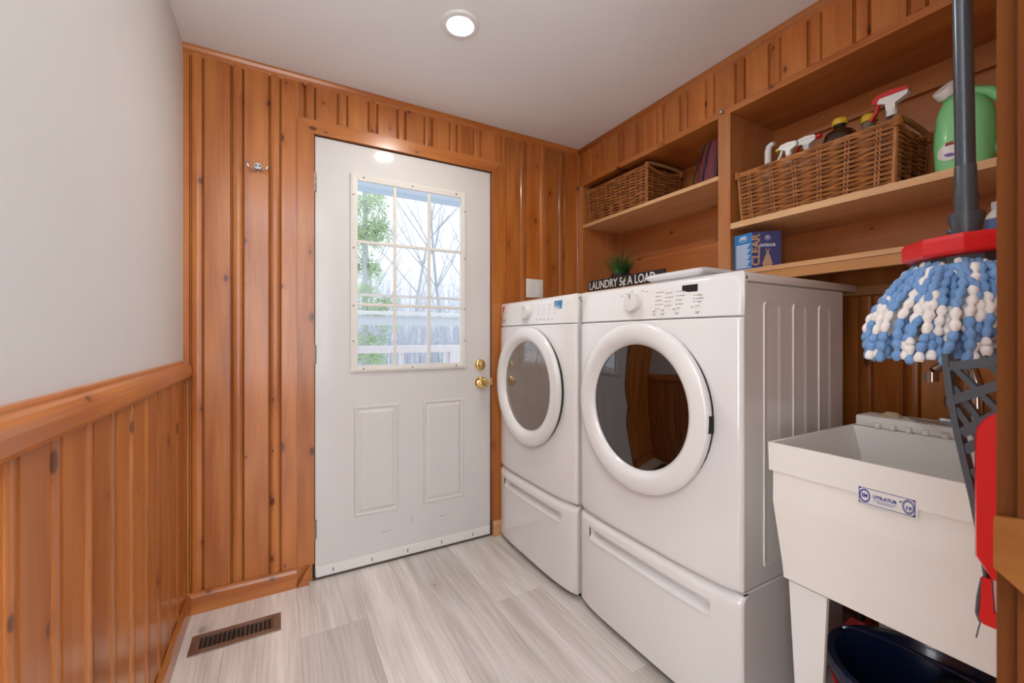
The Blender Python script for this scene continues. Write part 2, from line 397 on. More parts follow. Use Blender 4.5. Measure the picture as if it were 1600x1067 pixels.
# window lip frame
def frame(xa, xb, za, zb_, wd, y0, y1):
    m = MB()
    o = [(xa,za),(xb,za),(xb,zb_),(xa,zb_)]; n_ = [(xa+wd,za+wd),(xb-wd,za+wd),(xb-wd,zb_-wd),(xa+wd,zb_-wd)]
    md = [(xa+wd*.35,za+wd*.35),(xb-wd*.35,za+wd*.35),(xb-wd*.35,zb_-wd*.35),(xa+wd*.35,zb_-wd*.35)]
    lay = [[(x, y1, z) for x, z in o], [(x, y0+.004, z) for x, z in o], [(x, y0, z) for x, z in md], [(x, y0+.002, z) for x, z in n_], [(x, y1, z) for x, z in n_]]
    vs = [p for l in lay for p in l]
    fs = [(k*4+i, k*4+(i+1) % 4, (k+1)*4+(i+1) % 4, (k+1)*4+i) for k in range(4) for i in range(4)]
    fs += [(16+i, 16+(i+1) % 4, (i+1) % 4, i) for i in range(4)]
    return m.add(vs, fs)
wfr = obj('window_frame', frame(.301, .895, .951, 1.904, .031, yF-.014, yF-.0005), frame_white, dr)
for x in (.36, .598, .835):
    for z in (.966, 1.888): obj('screw', MB().lathe([(.0038,-.0015),(.0038,.001)], (x, yF-.0135, z), 'Y', 8), screw_dark, wfr)
for z in (1.10, 1.27, 1.545, 1.80):
    for x in (.3135, .8825): obj('screw', MB().lathe([(.0036,-.0015),(.0036,.001)], (x, yF-.0135, z), 'Y', 8), screw_dark, wfr)
gx = [.333, .511, .687, .863]; gz = [.983, 1.277, 1.579, 1.872]
mu = []
for x in gx[1:3]: obj('muntin', MB().rbox(x-.0075, x+.0075, yF-.008, yF+.004, gz[0], gz[3], .002, 1, False), frame_white, dr)
for z in gz[1:3]: obj('muntin', MB().rbox(gx[0], gx[3], yF-.007, yF+.005, z-.0075, z+.0075, .002, 1, False), frame_white, dr)
for i in range(3):
    for j in range(3): obj('pane', MB().box(gx[i]-.001, gx[i+1]+.001, yF+.012, yF+.015, gz[j]-.001, gz[j+1]+.001), pane_glass, dr)
obj('sash_bar', MB().box(.32, .876, yF+.030, yF+.040, 1.321, 1.335), pbr('storm sash', (.88,.89,.90), .5), dr)
# raised panels
def rpanel(xa, xb, za, zb_):
    rings = []
    for ins, dy in ((0, 0), (.004, .006), (.010, .006), (.016, .0005), (.020, .0005), (.034, .007), (.034, .007)):
        rings.append([(xa+ins, yF-dy, za+ins), (xb-ins, yF-dy, za+ins), (xb-ins, yF-dy, zb_-ins), (xa+ins, yF-dy, zb_-ins)])
    rings = rings[:-1]
    m = MB(); m.loft(rings, False, False); m.add(rings[-1], [(0,1,2,3)]); return m
obj('raised_panel', rpanel(.318, .531, .253, .786), door_white, dr)
obj('raised_panel', rpanel(.656, .884, .253, .788), door_white, dr)
for z in (1.83, 1.04, .235):
    h = MB(); 
    for kz in range(3): h.lathe([(.0065,z-.042+kz*.029),(.0065,z-.042+kz*.029+.0265)], (.1465, yF-.006, 0), 'Z', 10)
    h.box(.149, .156, yF-.0015, yF-.0003, z-.043, z+.043)
    obj('hinge', h, hinge_m, dr)
kb = MB().lathe([(1e-6,0),(.030,0),(.033,-.004),(.031,-.009),(.018,-.012),(.012,-.016),(.012,-.030),(.020,-.038),(.027,-.047),(.0285,-.056),(.025,-.064),(.018,-.067),(1e-6,-.067)], (.980, yF-.0005, .868), 'Y', 28)
kn = obj('door_knob', kb, brass, dr); obj('turn_button', MB().lathe([(.007,0),(.006,-.005),(1e-6,-.006)], (.980, yF-.068, .868), 'Y', 12), brass, kn)
db = obj('deadbolt', MB().lathe([(1e-6,0),(.030,0),(.031,-.005),(.027,-.012),(.018,-.015),(1e-6,-.015)], (.980, yF-.0005, .966), 'Y', 28), brass, dr)
obj('thumb_turn', MB().rbox(.976, .984, yF-.028, yF-.0155, .952, .980, .002, 1), brass, db)
obj('strike_plate', MB().box(1.0462, 1.0485, D-.0215, D-.001, .85, .89), brass, dr)

# ------------------------------------------------------------------ ceiling light, switch, hook, vent
t = thing('ceiling_light', 'round white recessed ceiling light, switched on', 'ceiling light', (.599, 1.483, H))
obj('trim_ring', MB().lathe([(.048,0),(.051,-.010),(.058,-.012),(.068,-.009),(.072,-.001),(.072,0)], (.599,1.483,H-.0005), 'Z', 40, ring=True), plastic_white, t)
obj('lens', MB().lathe([(1e-6,-.004),(.049,-.004),(.049,-.001)], (.599,1.483,H-.001), 'Z', 40), pbr('lit lens', (1,1,1), .5, emit=(1,.97,.92), estr=9), t)
t = thing('light_switch', 'white double rocker light switch plate right of the door', 'light switch', (1.33, D-.0145, 1.405))
obj('plate', MB().rbox(1.271, 1.389, D-.0205, D-.0145, 1.353, 1.463, .003, 2), plastic_white, t)
for x in (1.302, 1.358): obj('rocker', MB().prism([(D-.0206,1.376),(D-.0225,1.376),(D-.0245,1.408),(D-.0225,1.440),(D-.0206,1.440)], lambda y, z, xx: (xx, y, z), x-.016, x+.016), plastic_white, t)
t = thing('coat_hook', 'small chrome double coat hook on the pine wall', 'coat hook', (-.078, D-.012, 1.852))
cx, cz, cy = -.076, 1.856, D-.0125
obj('back_plate', MB().lathe([(1e-6,-.006),(.014,-.006),(.016,-.003),(.016,0)], (cx, cy, cz), 'Y', 18), chrome, t)
for dx in (-.007, .007): obj('screw', MB().lathe([(1e-6,-.0015),(.004,-.001),(.004,0)], (cx+dx, cy-.0062, cz+.002), 'Y', 8), screw_dark, t)
for sgn in (-1, 1):
    pts = [(cx, cy-.006, cz-.012), (cx+sgn*.010, cy-.014, cz-.021), (cx+sgn*.024, cy-.022, cz-.022), (cx+sgn*.034, cy-.027, cz-.012), (cx+sgn*.037, cy-.029, cz+.001)]
    obj('hook_arm', MB().tube(pts, .0028, 8).sphere(pts[-1], .0060, 10), chrome, t)
t = thing('floor_vent', 'bronze louvred floor register near the corner', 'floor vent', (-.134, 1.893, 0))
fx0, fx1, fy0, fy1 = -.277, .010, 1.836, 1.950
m = MB()
for (a, b, c, d) in ((fx0,fx1,fy0,fy0+.024),(fx0,fx1,fy1-.024,fy1),(fx0,fx0+.028,fy0+.024,fy1-.024),(fx1-.028,fx1,fy0+.024,fy1-.024)): m.box(a, b, c, d, .0006, .0055)
obj('frame', m, bronze, t)
obj('duct_opening', MB().box(fx0+.028, fx1-.028, fy0+.024, fy1-.024, .0006, .0012), dark, t)
n = 16; wq = (fx1-fx0-.056)/n
for i in range(n):
    xa = fx0+.028+wq*i
    obj('louvre', MB().prism([(xa+.006,.0013),(xa+.0105,.0052),(xa+.0125,.0052),(xa+.008,.0013)], lambda x, z, y: (x, y, z), fy0+.0245, fy1-.0245), bronze, t)
obj('damper_lever', MB().box(-.14, -.128, fy0+.028, fy0+.031, .0014, .0075), bronze, t)

# ------------------------------------------------------------------ built-in shelf unit
t = thing('shelf_unit', 'built-in open pine shelving recessed over the laundry machines', 'shelf', (XR, 1.1, 1.34)); SU = t
Zt = 2.066; Zb = 1.397; yl = 2.0845; yr = YF+.002; XK = 2.006
obj('side_panel', MB().box(XR, XK, yl, D-.0146, 1.3075, Zt), pine_z, t)
obj('side_panel', MB().box(XR, XK, yr, yr+.045, 1.38, Zt), pine_z, t)
obj('top_board', MB().box(XR, XK, yr, D-.0146, Zt+.0003, 2.0925), pine_shelf if False else pine_y, t)
obj('divider', MB().box(XR, XK, 1.101, 1.157, Zb+.0003, Zt), pine_z, t)
obj('bottom_board', MB().box(XR, XK, yr+.0455, yl-.0005, 1.380, Zb), pine_edge, t)
obj('front_rail', MB().box(XR+.004, XR+.030, yr, 1.60, 1.344, 1.3797), pine_rail, t)
for a, b in ((1.1575, yl-.0005), (yr+.0455, 1.1005)):
    zz = (1.398, 1.62, 1.845, Zt)
    for k in range(3): obj('back_board', MB().box(XK+.0005, XK+.018, a, b, zz[k]+.0006, zz[k+1]-.0006), pine_back, t)
sh1 = obj('shelf_board', MB().box(XR+.001, XK, 1.1575, yl-.0005, 1.801, 1.819), pine_shelf, t)
sh2 = obj('shelf_board', MB().box(XR+.001, XK, yr+.0455, 1.1005, 1.575, 1.599), pine_shelf, t)
obj('nailing_strip', MB().box(XK-.020, XK, yr+.0455, 1.1005, 1.985, Zt-.0006), pine_back, t)
for y, z in ((.90, 2.045), (.505, 2.045)): obj('screw', MB().lathe([(1e-6,-.003),(.006,-.002),(.007,0)], (XK-.0202, y, z), 'X', 10), steel, t)
ey = obj('eye_screw', MB().sphere((XR-.010, 1.136, 2.083), .0085, 12).lathe([(.004,-.004),(.004,0)], (XR, 1.136, 2.083), 'X', 8), steel, t)
for x in (1.70, 1.84):
    for z in (1.76, 1.715, 1.67): obj('peg_hole', MB().lathe([(.004,-.0008),(.004,0)], (x, yl-.0002, z), 'Y', 8), screw_dark, t)
obj('wall_ledger', MB().box(XB-.035, XB-.0145, yr+.003, 1.60, 1.284, 1.318), pine_rail, t)

# ------------------------------------------------------------------ washer, dryer and their pedestals
def front_poly(yc, hw, xe, B, xb, off=0.0, n=25, pw=4.0):
    pts = []
    for i in range(n):
        a = -1+2*i/(n-1); tt = math.sin(a*PI/2)
        pts.append((xe-B*(1-abs(tt)**pw)**.55+off, yc+tt*(hw)))
    pts.append((xb, yc+hw)); pts.append((xb, yc-hw))
    return pts
def shell(poly_levels):
    m = MB(); m.loft([[(x, y, z) for x, y in p] for z, p in poly_levels], True, True); return m
def machine(name, label, yc, hw, xe, B, xback, group, glassm, drum, side):
    t = thing(name, label, name, (1.4, yc, .405), group)
    e = xe
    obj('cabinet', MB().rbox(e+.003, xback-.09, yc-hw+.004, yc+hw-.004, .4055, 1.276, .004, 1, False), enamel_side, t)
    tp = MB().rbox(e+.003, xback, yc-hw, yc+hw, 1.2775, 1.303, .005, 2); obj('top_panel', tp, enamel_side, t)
    if side:
        for i, (xa, xb) in enumerate(((1.222, 1.312), (1.376, 1.457), (1.528, 1.608))):
            y = yc-hw+.004; m = MB()
            def rr(ins, dy, rad):
                o = []; za, zb = .452, 1.224
                for cx_, cz_, a0 in ((xb-ins-rad, zb-ins-rad, 0), (xa+ins+rad, zb-ins-rad, 90), (xa+ins+rad, za+ins+rad, 180), (xb-ins-rad, za+ins+rad, 270)):
                    for k in range(5):
                        q = math.radians(a0+k*22.5); o.append((cx_+rad*math.cos(q), y-dy, cz_+rad*math.sin(q)))
                return o
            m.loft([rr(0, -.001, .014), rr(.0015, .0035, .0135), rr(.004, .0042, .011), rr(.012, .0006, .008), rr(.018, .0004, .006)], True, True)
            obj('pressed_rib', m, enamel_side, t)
    fp = lambda o, sh=1.0: front_poly(yc, hw*sh, e, B, e+.002, o)
    g = shell([(.409, fp(.006, .994)), (.414, fp(.001, .998)), (.425, fp(0)), (1.168, fp(0)), (1.173, fp(.001, .999)), (1.1765, fp(.006, .996))])
    obj('front_panel', g, enamel, t)
    def cp(z):
        return fp(.002+(z-1.18)*.12)
    cpan = obj('control_panel', shell([(1.1795, fp(.006, .996)), (1.183, fp(.002, .999)), (1.20, cp(1.20)), (1.275, cp(1.275)), (1.290, fp(.0165)), (1.299, fp(.022, .999)), (1.304, fp(.032, .993)), (1.3055, fp(.045, .985))]), enamel, t)
    # door
    zc = .880; xs = e-B
    ring = [(.272, -.006), (.288, -.006), (.2915, -.010), (.2915, -.018), (.288, -.026), (.280, -.031), (.265, -.034), (.248, -.0345), (.236, -.032), (.226, -.026), (.218, -.017), (.214, -.010), (.214, .004)]
    dd = obj('door', MB().lathe(ring, (xs, yc, zc), 'X', 72, ring=True), enamel, t)
    obj('door_glass', MB().lathe([(1e-6, -.022), (.08, -.0205), (.15, -.0165), (.2135, -.010)], (xs, yc, zc), 'X', 56), glassm, dd)
    obj('gap_shade_ring', MB().lathe([(.20, .006), (.286, .006), (.286, -.0055), (.20, -.0055)], (xs, yc, zc), 'X', 60, ring=True), dark, dd)  # black ring standing in for the shaded gap behind the door
    obj('drum_bowl', MB().lathe([(.2138, -.006), (.200, .0), (.19, .06), (.165, .12), (.11, .155), (1e-6, .165)] if drum[1] else [(.2138,-.006),(.205,.0),(.2,.004),(1e-6,.004)], (xs, yc, zc), 'X', 56), drum[0], dd)
    return t, dd, cpan, xs, zc
drum_w = pbr('washer bellows', (.30,.255,.225), .45, noise=.05)
drum_d = pbr('dryer door liner', (.10,.075,.065), .5)
W, WD, WC, wxs, wzc = machine('washer', 'white front-load washer beside the door wall, blue sticker on its panel', 1.7685, .347, 1.106, .034, 1.768, 'laundry machines', door_glass_l, (drum_w, False), False)
Dm, DD, DC, dxs, dzc = machine('dryer', 'white front-load dryer with dark glass and black display, next to the sink', 1.0605, .3575, 1.125, .036, 1.785, 'laundry machines', door_glass, (drum_d, False), True)
del W['group'], Dm['group']
# washer moulded glass details
obj('glass_moulding', MB().tube([(wxs-.003, 1.7685+.13*math.cos(a), wzc+.05+.09*math.sin(a)) for a in [PI*(.05+.9*k/16) for k in range(17)]], .0035, 6), drum_d, WD)
obj('glass_moulding', MB().tube([(wxs-.003, 1.7685+.085*math.cos(a), wzc-.07+.02*math.sin(a)) for a in [PI*(1.1+.8*k/10) for k in range(11)]], .004, 6), drum_d, WD)
def panel_x(z, yc, y, hw, e, B):
    tt = (y-yc)/hw; return e-B*(1-abs(tt)**4)**.55+.002+(z-1.18)*.12
def knob(parent, yc, hw, e, B, y, z, r):
    x = panel_x(z, yc, y, hw, e, B)
    k = obj('dial', MB().lathe([(r*1.12, 0), (r*1.12, -.004), (r*1.02, -.006), (r, -.020), (r*.9, -.026), (1e-6, -.027)], (x+.002, y, z), 'X', 32), plastic_white, parent)
    obj('dial_mark', MB().box(x-.0262, x-.0245, y-.001, y+.001, z+r*.3, z+r*.8), print_grey, k)
knob(DC, 1.0605, .3575, 1.125, .036, 1.088, 1.243, .034); knob(WC, 1.7685, .347, 1.106, .034, 1.79, 1.243, .034)
def pxd(y, z): return panel_x(z, 1.0605, y, .3575, 1.125, .036)
def pxw(y, z): return panel_x(z, 1.7685, y, .347, 1.106, .034)
obj('display', MB().rbox(pxd(.862, 1.27)-.0015, pxd(.862, 1.27)+.003, .836, .891, 1.258, 1.281, .001, 1, False), pbr('display', (.015,.015,.02), .15), DC)
mk = MB()
def mark(px, y, z, w_, h_=.0016):
    x = px(y, z); mk.box(x-.0008, x+.001, y-w_, y, z-h_/2, z+h_/2)
for y, n_, z_ in ((.988, 5, 1.268), (.948, 4, 1.262), (.905, 4, 1.264)):
    for i in range(n_):
        z = z_-i*.0135; mark(pxd, y+.004, z, .0035, .0035); mark(pxd, y-.004, z, .012+.010*((i*7+n_) % 3)/2)
for i in range(3): mark(pxd, .847, 1.247-i*.010, .0035, .0035); mark(pxd, .838, 1.247-i*.010, .018+.006*(i % 2))
for y in (1.16, 1.135, 1.11, 1.06, 1.04): mark(pxd, y, 1.288-abs(y-1.09)*.25, .012)
for y in (1.0, .965, .91, .838): mark(pxd, y, 1.196, .014); mark(pxd, y-.001, 1.192, .010)
obj('panel_print', mk, print_grey, DC)['kind'] = 'stuff'
for y, z in ((.995, 1.210), (.958, 1.211), (.915, 1.213), (.899, 1.215), (.850, 1.215), (.833, 1.218)):
    x = pxd(y, z); obj('push_button', MB().lathe([(.006,.001),(.006,-.003),(.0045,-.0045),(1e-6,-.005)], (x, y, z), 'X', 14), plastic_white, DC)
mk = MB()
for i in range(4):
    for k in range(4): mark(pxw, 1.70-i*.045, 1.268-k*.013, .018)
mark(pxw, 2.045, 1.25, .035); obj('panel_print', mk, pbr('pale print', (.45,.45,.46), .5), WC)['kind'] = 'stuff'
for i in range(5):
    y = 1.70-i*.032; x = pxw(y, 1.205); obj('push_button', MB().lathe([(.006,.001),(.006,-.003),(1e-6,-.004)], (x, y, 1.205), 'X', 12), plastic_white, WC)
x = pxw(1.535, 1.262)
st = obj('sticker', MB().box(x-.0022, x+.004, 1.512, 1.565, 1.245, 1.282), pbr('blue sticker', (.03,.22,.50), .4), WC)
sm_ = MB().tube([(x-.0028, 1.5385+.013*math.cos(a), 1.264+.009*math.sin(a)) for a in [PI*(1.15+1.3*k/10) for k in range(11)]], .0016, 4).box(x-.0027, x-.002, 1.520, 1.557, 1.248, 1.251)
obj('sticker_print', sm_, plastic_white, st)
x = pxw(2.076, 1.268); obj('badge', MB().box(x-.0015, x+.004, 2.066, 2.084, 1.255, 1.288), pbr('red badge', (.40,.05,.06), .4), WC)
x = pxw(2.04, 1.205); obj('dispenser_grip', MB().rbox(x-.001, x+.004, 2.000, 2.066, 1.196, 1.216, .001, 1, False), pbr('shaded grip', (.40,.40,.40), .5), WC)
obj('latch_recess', MB().box(dxs-.022, dxs-.004, .7676, .7740, .845, .895), dark, DD)
obj('handle_recess', MB().rbox(dxs-.020, dxs-.004, 1.3445, 1.3545, .80, .905, .004, 1), pbr('handle scoop', (.55,.53,.52), .35), DD)
def pedestal(yc, hw, e, B, xback, label):
    t = thing('laundry_pedestal', label, 'pedestal', (1.4, yc, .001))
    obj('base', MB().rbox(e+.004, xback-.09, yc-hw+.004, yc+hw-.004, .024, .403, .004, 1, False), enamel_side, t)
    obj('kick_plate', MB().box(e+.03, xback-.12, yc-hw+.02, yc+hw-.02, .001, .0235), pbr('kick plate', (.06,.05,.045), .6), t)
    fp = lambda o, sh=1.0: front_poly(yc, hw*sh, e, B, e+.003, o)
    # drawer front: a band with a slot: built as rings below, around, above the slot
    zs0, zs1 = .306, .354; ys = hw*.76
    d = MB(); n = 41
    def fx(y, o=0):
        tt = max(-1, min(1, (y-yc)/hw)); return e-B*(1-abs(tt)**4)**.55+o
    ysn = [yc+hw*math.sin((-1+2*i/(n-1))*PI/2) for i in range(n)]
    # insert the slot ends
    ysn = sorted([y for y in ysn if abs(abs(y-yc)-ys) > .012]+[yc-ys, yc+ys])
    def rowpts(z):
        o = 0
        if z < .032: o = .006
        if z > .372: o = .022*((z-.372)/.028)**2
        return [(fx(y, o), y, z) for y in ysn]
    zrow = [.026, .032, .10, .20, zs0, zs1, .372, .380, .388, .394, .400]
    rows = [rowpts(z) for z in zrow]; m_ = len(ysn)
    vs = [p for r in rows for p in r]; fs = []
    for k in range(len(rows)-1):
        for i in range(m_-1):
            if zrow[k] == zs0 and ysn[i] >= yc-ys-1e-6 and ysn[i+1] <= yc+ys+1e-6: continue
            fs.append((k*m_+i, k*m_+i+1, (k+1)*m_+i+1, (k+1)*m_+i))
    d.add(vs, fs, True)
    top = rows[-1]; d.add(top+[(e+.004, yc+hw, .400), (e+.004, yc-hw, .400)], [tuple(range(m_+2))])
    df = obj('drawer_front', d, enamel, t)
    # slot scoop
    ss = [y for y in ysn if yc-ys-1e-6 <= y <= yc+ys+1e-6]
    sec = [(0, zs0), (-.005, zs0+.002), (-.004, zs0+.007), (.016, zs0+.011), (.028, zs0+.018), (.028, zs0+.032), (.020, zs1-.003), (.0, zs1)]
    sc = MB(); vs = [(fx(y)+a*(.25 if j in (0, len(ss)-1) else 1), y, z) for j, y in enumerate(ss) for a, z in sec]; q = len(sec)
    sc.add(vs, [(j*q+i, j*q+i+1, (j+1)*q+i+1, (j+1)*q+i) for j in range(len(ss)-1) for i in range(q-1)], True)
    obj('drawer_pull', sc, enamel, df)
    return t
pedestal(1.7685, .347, 1.106, .034, 1.768, 'white drawer pedestal under the washer')
pedestal(1.0605, .3575, 1.125, .036, 1.785, 'white drawer pedestal under the dryer')

# ------------------------------------------------------------------ utility sink
t = thing('utility_sink', 'cream plastic laundry tub on legs beside the dryer', 'sink', (1.36, .365, 0)); US = t
xa, xb, ya, yb = 1.100, 1.640, .105, .624
def rect(ins_f, ins_s, z, ins_b=None):
    ib = ins_f if ins_b is None else ins_b
    return [(xa+ins_f, ya+ins_s, z), (xb-ib, ya+ins_s, z), (xb-ib, yb-ins_s, z), (xa+ins_f, yb-ins_s, z)]
m = MB()
m.loft([rect(.035, .035, .505), rect(.020, .028, .511), rect(.0175, .026, .545), rect(.0145, .0235, .575), rect(.006, .009, .700), rect(.0065, .009, .7795), rect(.001, .002, .7800), rect(0, 0, .851), rect(.008, .008, .851, .10), rect(.022, .028, .775, .105), rect(.06, .06, .53, .13)], False, False)
m.add(rect(.035, .035, .505), [(0,1,2,3)]); m.add(rect(.06, .06, .53, .13), [(0,1,2,3)])
basin = obj('basin', m, tubmat, t)
lg = MB().rbox(xb-.098, xb-.002, ya+.002, yb-.012, .8515, .884, .006, 2)
led = obj('faucet_ledge', lg, tubmat, t)
for y in (.555, .52, .485, .45, .41): obj('soap_rib', MB().rbox(xb-.108, xb-.0985, y-.007, y+.007, .8517, .868, .002, 1), tubmat, led)
def leg(yA, yB, yA2, yB2, x):
    return MB().loft([[(x+.003, yA2, .001), (x+.012, yA2, .001), (x+.012, yB2, .001), (x+.003, yB2, .001)], [(x, yA, .5045), (x+.012, yA, .5045), (x+.012, yB, .5045), (x, yB, .5045)]], False)
for x in (1.128, 1.60):
    obj('leg', leg(.503, .588, .525, .562, x), plastic_white, t); obj('leg', leg(.141, .226, .165, .205, x), plastic_white, t)
obj('drain_pipe', MB().tube([(1.37, .36, .504), (1.37, .36, .43), (1.39, .36, .385), (1.46, .36, .37), (1.52, .36, .39), (1.60, .36, .41), (1.98, .36, .41)], .021, 14).lathe([(.034,.46),(.034,.503)], (1.37,.36,0), 'Z', 18), black, t)
for y in (.555, .373): obj('rim_hole', MB().lathe([(.003,-.0006),(.003,0)], (xa+.0022, y, .825), 'X', 8), screw_dark, t)
# printed maker's plate
blue_ink = pbr('blue ink', (.035,.06,.30), .5)
px = xa+.0030
pl = obj('label_plate', MB().prism([(.333,.7605),(.434,.7605),(.434,.7985),(.333,.7985)], lambda y, z, x: (x, y, z), px-.0022, px+.0005), plastic_white, t)
q = MB(); xo = px-.0027
def R2(y0, y1, z0, z1): q.box(xo, xo+.0005, y0, y1, z0, z1)
def ringm(cy, cz, ry, rz, wd=.0012):
    n = 28; vs = []
    for k in range(n):
        a = 2*PI*k/n
        for f in (1, 1-wd/ry): vs.append((xo, cy+ry*f*math.cos(a), cz+rz*f*math.sin(a)))
    q.add(vs, [(2*k, 2*((k+1) % n), 2*((k+1) % n)+1, 2*k+1) for k in range(n)])
R2(.337,.430,.7625,.7637); R2(.337,.430,.7953,.7965); R2(.337,.3382,.7625,.7965); R2(.4288,.430,.7625,.7965)
ringm(.4195,.7795,.0098,.0145); ringm(.4195,.7795,.0085,.0125); ringm(.3475,.7795,.0098,.0145); ringm(.3475,.7795,.0080,.0120)
q.text('EM', .0105, (xo, .4195, .7795), (0,-1,0), (0,0,1), .75, bold=.0004); q.text('UTILATUB', .0098, (xo, .3855, .7815), (0,-1,0), (0,0,1), .86, bold=.0003)
q.text('®', .006, (xo, .3595, .786), (0,-1,0), (0,0,1)); q.text('19', .010, (xo, .3475, .7765), (0,-1,0), (0,0,1), 1, bold=.0003)
R2(.366,.405,.7735,.7745); R2(.372,.398,.770,.771)
for y0, z0 in ((.430,.7965),(.430,.7625),(.337,.7965),(.337,.7625)):
    sy = -1 if y0 > .4 else 1; sz = -1 if z0 > .78 else 1
    q.add([(xo,y0,z0),(xo,y0+sy*.006,z0),(xo,y0,z0+sz*.006)], [(0,1,2)])
obj('printed_emblem', q, blue_ink, pl)
# faucet
t = thing('faucet', 'chrome two-handle faucet with a raised spout on the sink ledge', 'faucet', (1.60, .345, .8845))
obj('base_plate', MB().rbox(1.565, 1.625, .255, .435, .8845, .902, .006, 2), chrome, t)
pts = [(1.595,.365,.90),(1.595,.366,1.00),(1.592,.372,1.035),(1.580,.392,1.052),(1.56,.418,1.046),(1.545,.436,1.028)]
obj('spout', MB().tube(pts, [.014,.012,.011,.011,.011,.011], 12).lathe([(.014,1.000),(.014,1.026)], (1.543,.438,0), 'Z', 14), chrome, t)
for y, cmat in ((.405, (.5,.02,.03)), (.285, (.03,.1,.5))):
    hd = obj('handle', MB().lathe([(.014,.902),(.012,.925),(.022,.932),(.024,.952),(.018,.962),(1e-6,.963)], (1.595, y, 0), 'Z', 16), chrome, t)
    obj('index_dot', MB().lathe([(.007,.9632),(.005,.9645),(1e-6,.965)], (1.595, y, 0), 'Z', 10), pbr('index dot', cmat, .4), hd)
t = thing('tongs', 'flat steel tongs lying open on the back of the sink', 'tongs', (1.56, .44, .885))
for dz, xe_, ye_ in ((0, 1.604, .392), (.0040, 1.500, .392)):
    d_ = Vector((xe_-1.556, ye_-.487, 0)).normalized(); nn = Vector((-d_.y, d_.x, 0))
    obj('arm', MB().loft([[tuple(Vector((1.556+(xe_-1.556)*k, .487+(ye_-.487)*k, .8847+dz))+nn*(w_*e)+Vector((0,0,z_))) for e, z_ in ((-1,0),(1,0),(1,.0036),(-1,.0036))] for k, w_ in ((0,.005),(.4,.0075),(.8,.0075),(1,.004))], False), steel, t)
obj('pivot', MB().lathe([(.004,.8925),(.004,.895)], (1.556,.487,0), 'Z', 10), steel, t)
m = MB(); sp_pts = []
for k in range(7):
    r = [(1.575+.016*math.cos(a)*(1-.1*k)*(1+.2*math.sin(3*a+k)), .535+.024*math.sin(a)*(1-.07*k)*(1+.15*math.cos(2*a+k)), .8847+.0024*k) for a in [2*PI*i/14 for i in range(14)]]
    sp_pts.append(r)
m.loft(sp_pts, True); tag(obj('sponge', m, pbr('tan sponge', (.48,.36,.22), .9, noise=.3, nscale=160, bump=.6), None, (1.575,.535,.8847)), 'small worn tan sponge on the sink ledge', 'sponge')

# ------------------------------------------------------------------ under the sink
t = thing('mop_bucket', 'dark blue oval mop bucket with red stripe under the sink', 'bucket', (1.37, .38, .001))
nb = pbr('navy plastic', (.006,.016,.055), .22, coat=.3)
SX = .74
def oval(prof, mat, name, par): return obj(name, MB().lathe(prof, (1.37,.38,0), 'Z', 40, True, 1.0, 1.16), mat, par)
bk = oval([(.135,.001),(.145,.02),(.172,.225),(.186,.257),(.192,.280),(.188,.290),(.172,.289),(.160,.262),(.130,.05),(1e-6,.045)], nb, 'bucket_body', t)
obj('red_stripe', MB().lathe([(.1705,.206),(.1768,.204),(.1790,.224),(.1735,.226)], (1.37,.38,0), 'Z', 40, True, 1.0, 1.16, True), red, t)
obj('wringer_basket', MB().lathe([(.080,.14),(.092,.268),(.096,.274),(.088,.272),(.076,.15),(1e-6,.145)], (1.36,.305,.028), 'Z', 24, True, .8, .8), black, t)
obj('bail_handle', MB().tube([(1.40+.02*math.sin(a), .38+.205*math.cos(a), .294+.02*math.sin(a)) for a in [PI*k/14 for k in range(15)]], .005, 6), nb, t)
t = thing('steel_canister', 'silver metal canister behind the blue bucket', 'canister', (1.74, .56, .001))
obj('body', MB().lathe([(.06,.001),(.062,.005),(.062,.36),(.056,.372),(.03,.376)], (1.74,.56,0), 'Z', 28), steel, t)
obj('cap', MB().lathe([(.03,.3765),(.03,.40),(.02,.404),(1e-6,.405)], (1.74,.56,0), 'Z', 20), black, t)
t = thing('red_jug', 'red plastic jug in the dark behind the blue bucket', 'jug', (1.66, .645, .001))
obj('body', MB().loft([[(1.66+.035*c_*s_, .645+.035*d_*s_, z) for c_, d_ in ((-1,-1),(1,-1),(1,1),(-1,1))] for z, s_ in ((.001,.95),(.01,1),(.17,1),(.20,.5))], False), red, t)
obj('cap', MB().lathe([(.014,.2005),(.014,.225),(1e-6,.226)], (1.66,.645,0), 'Z', 14), black, t)

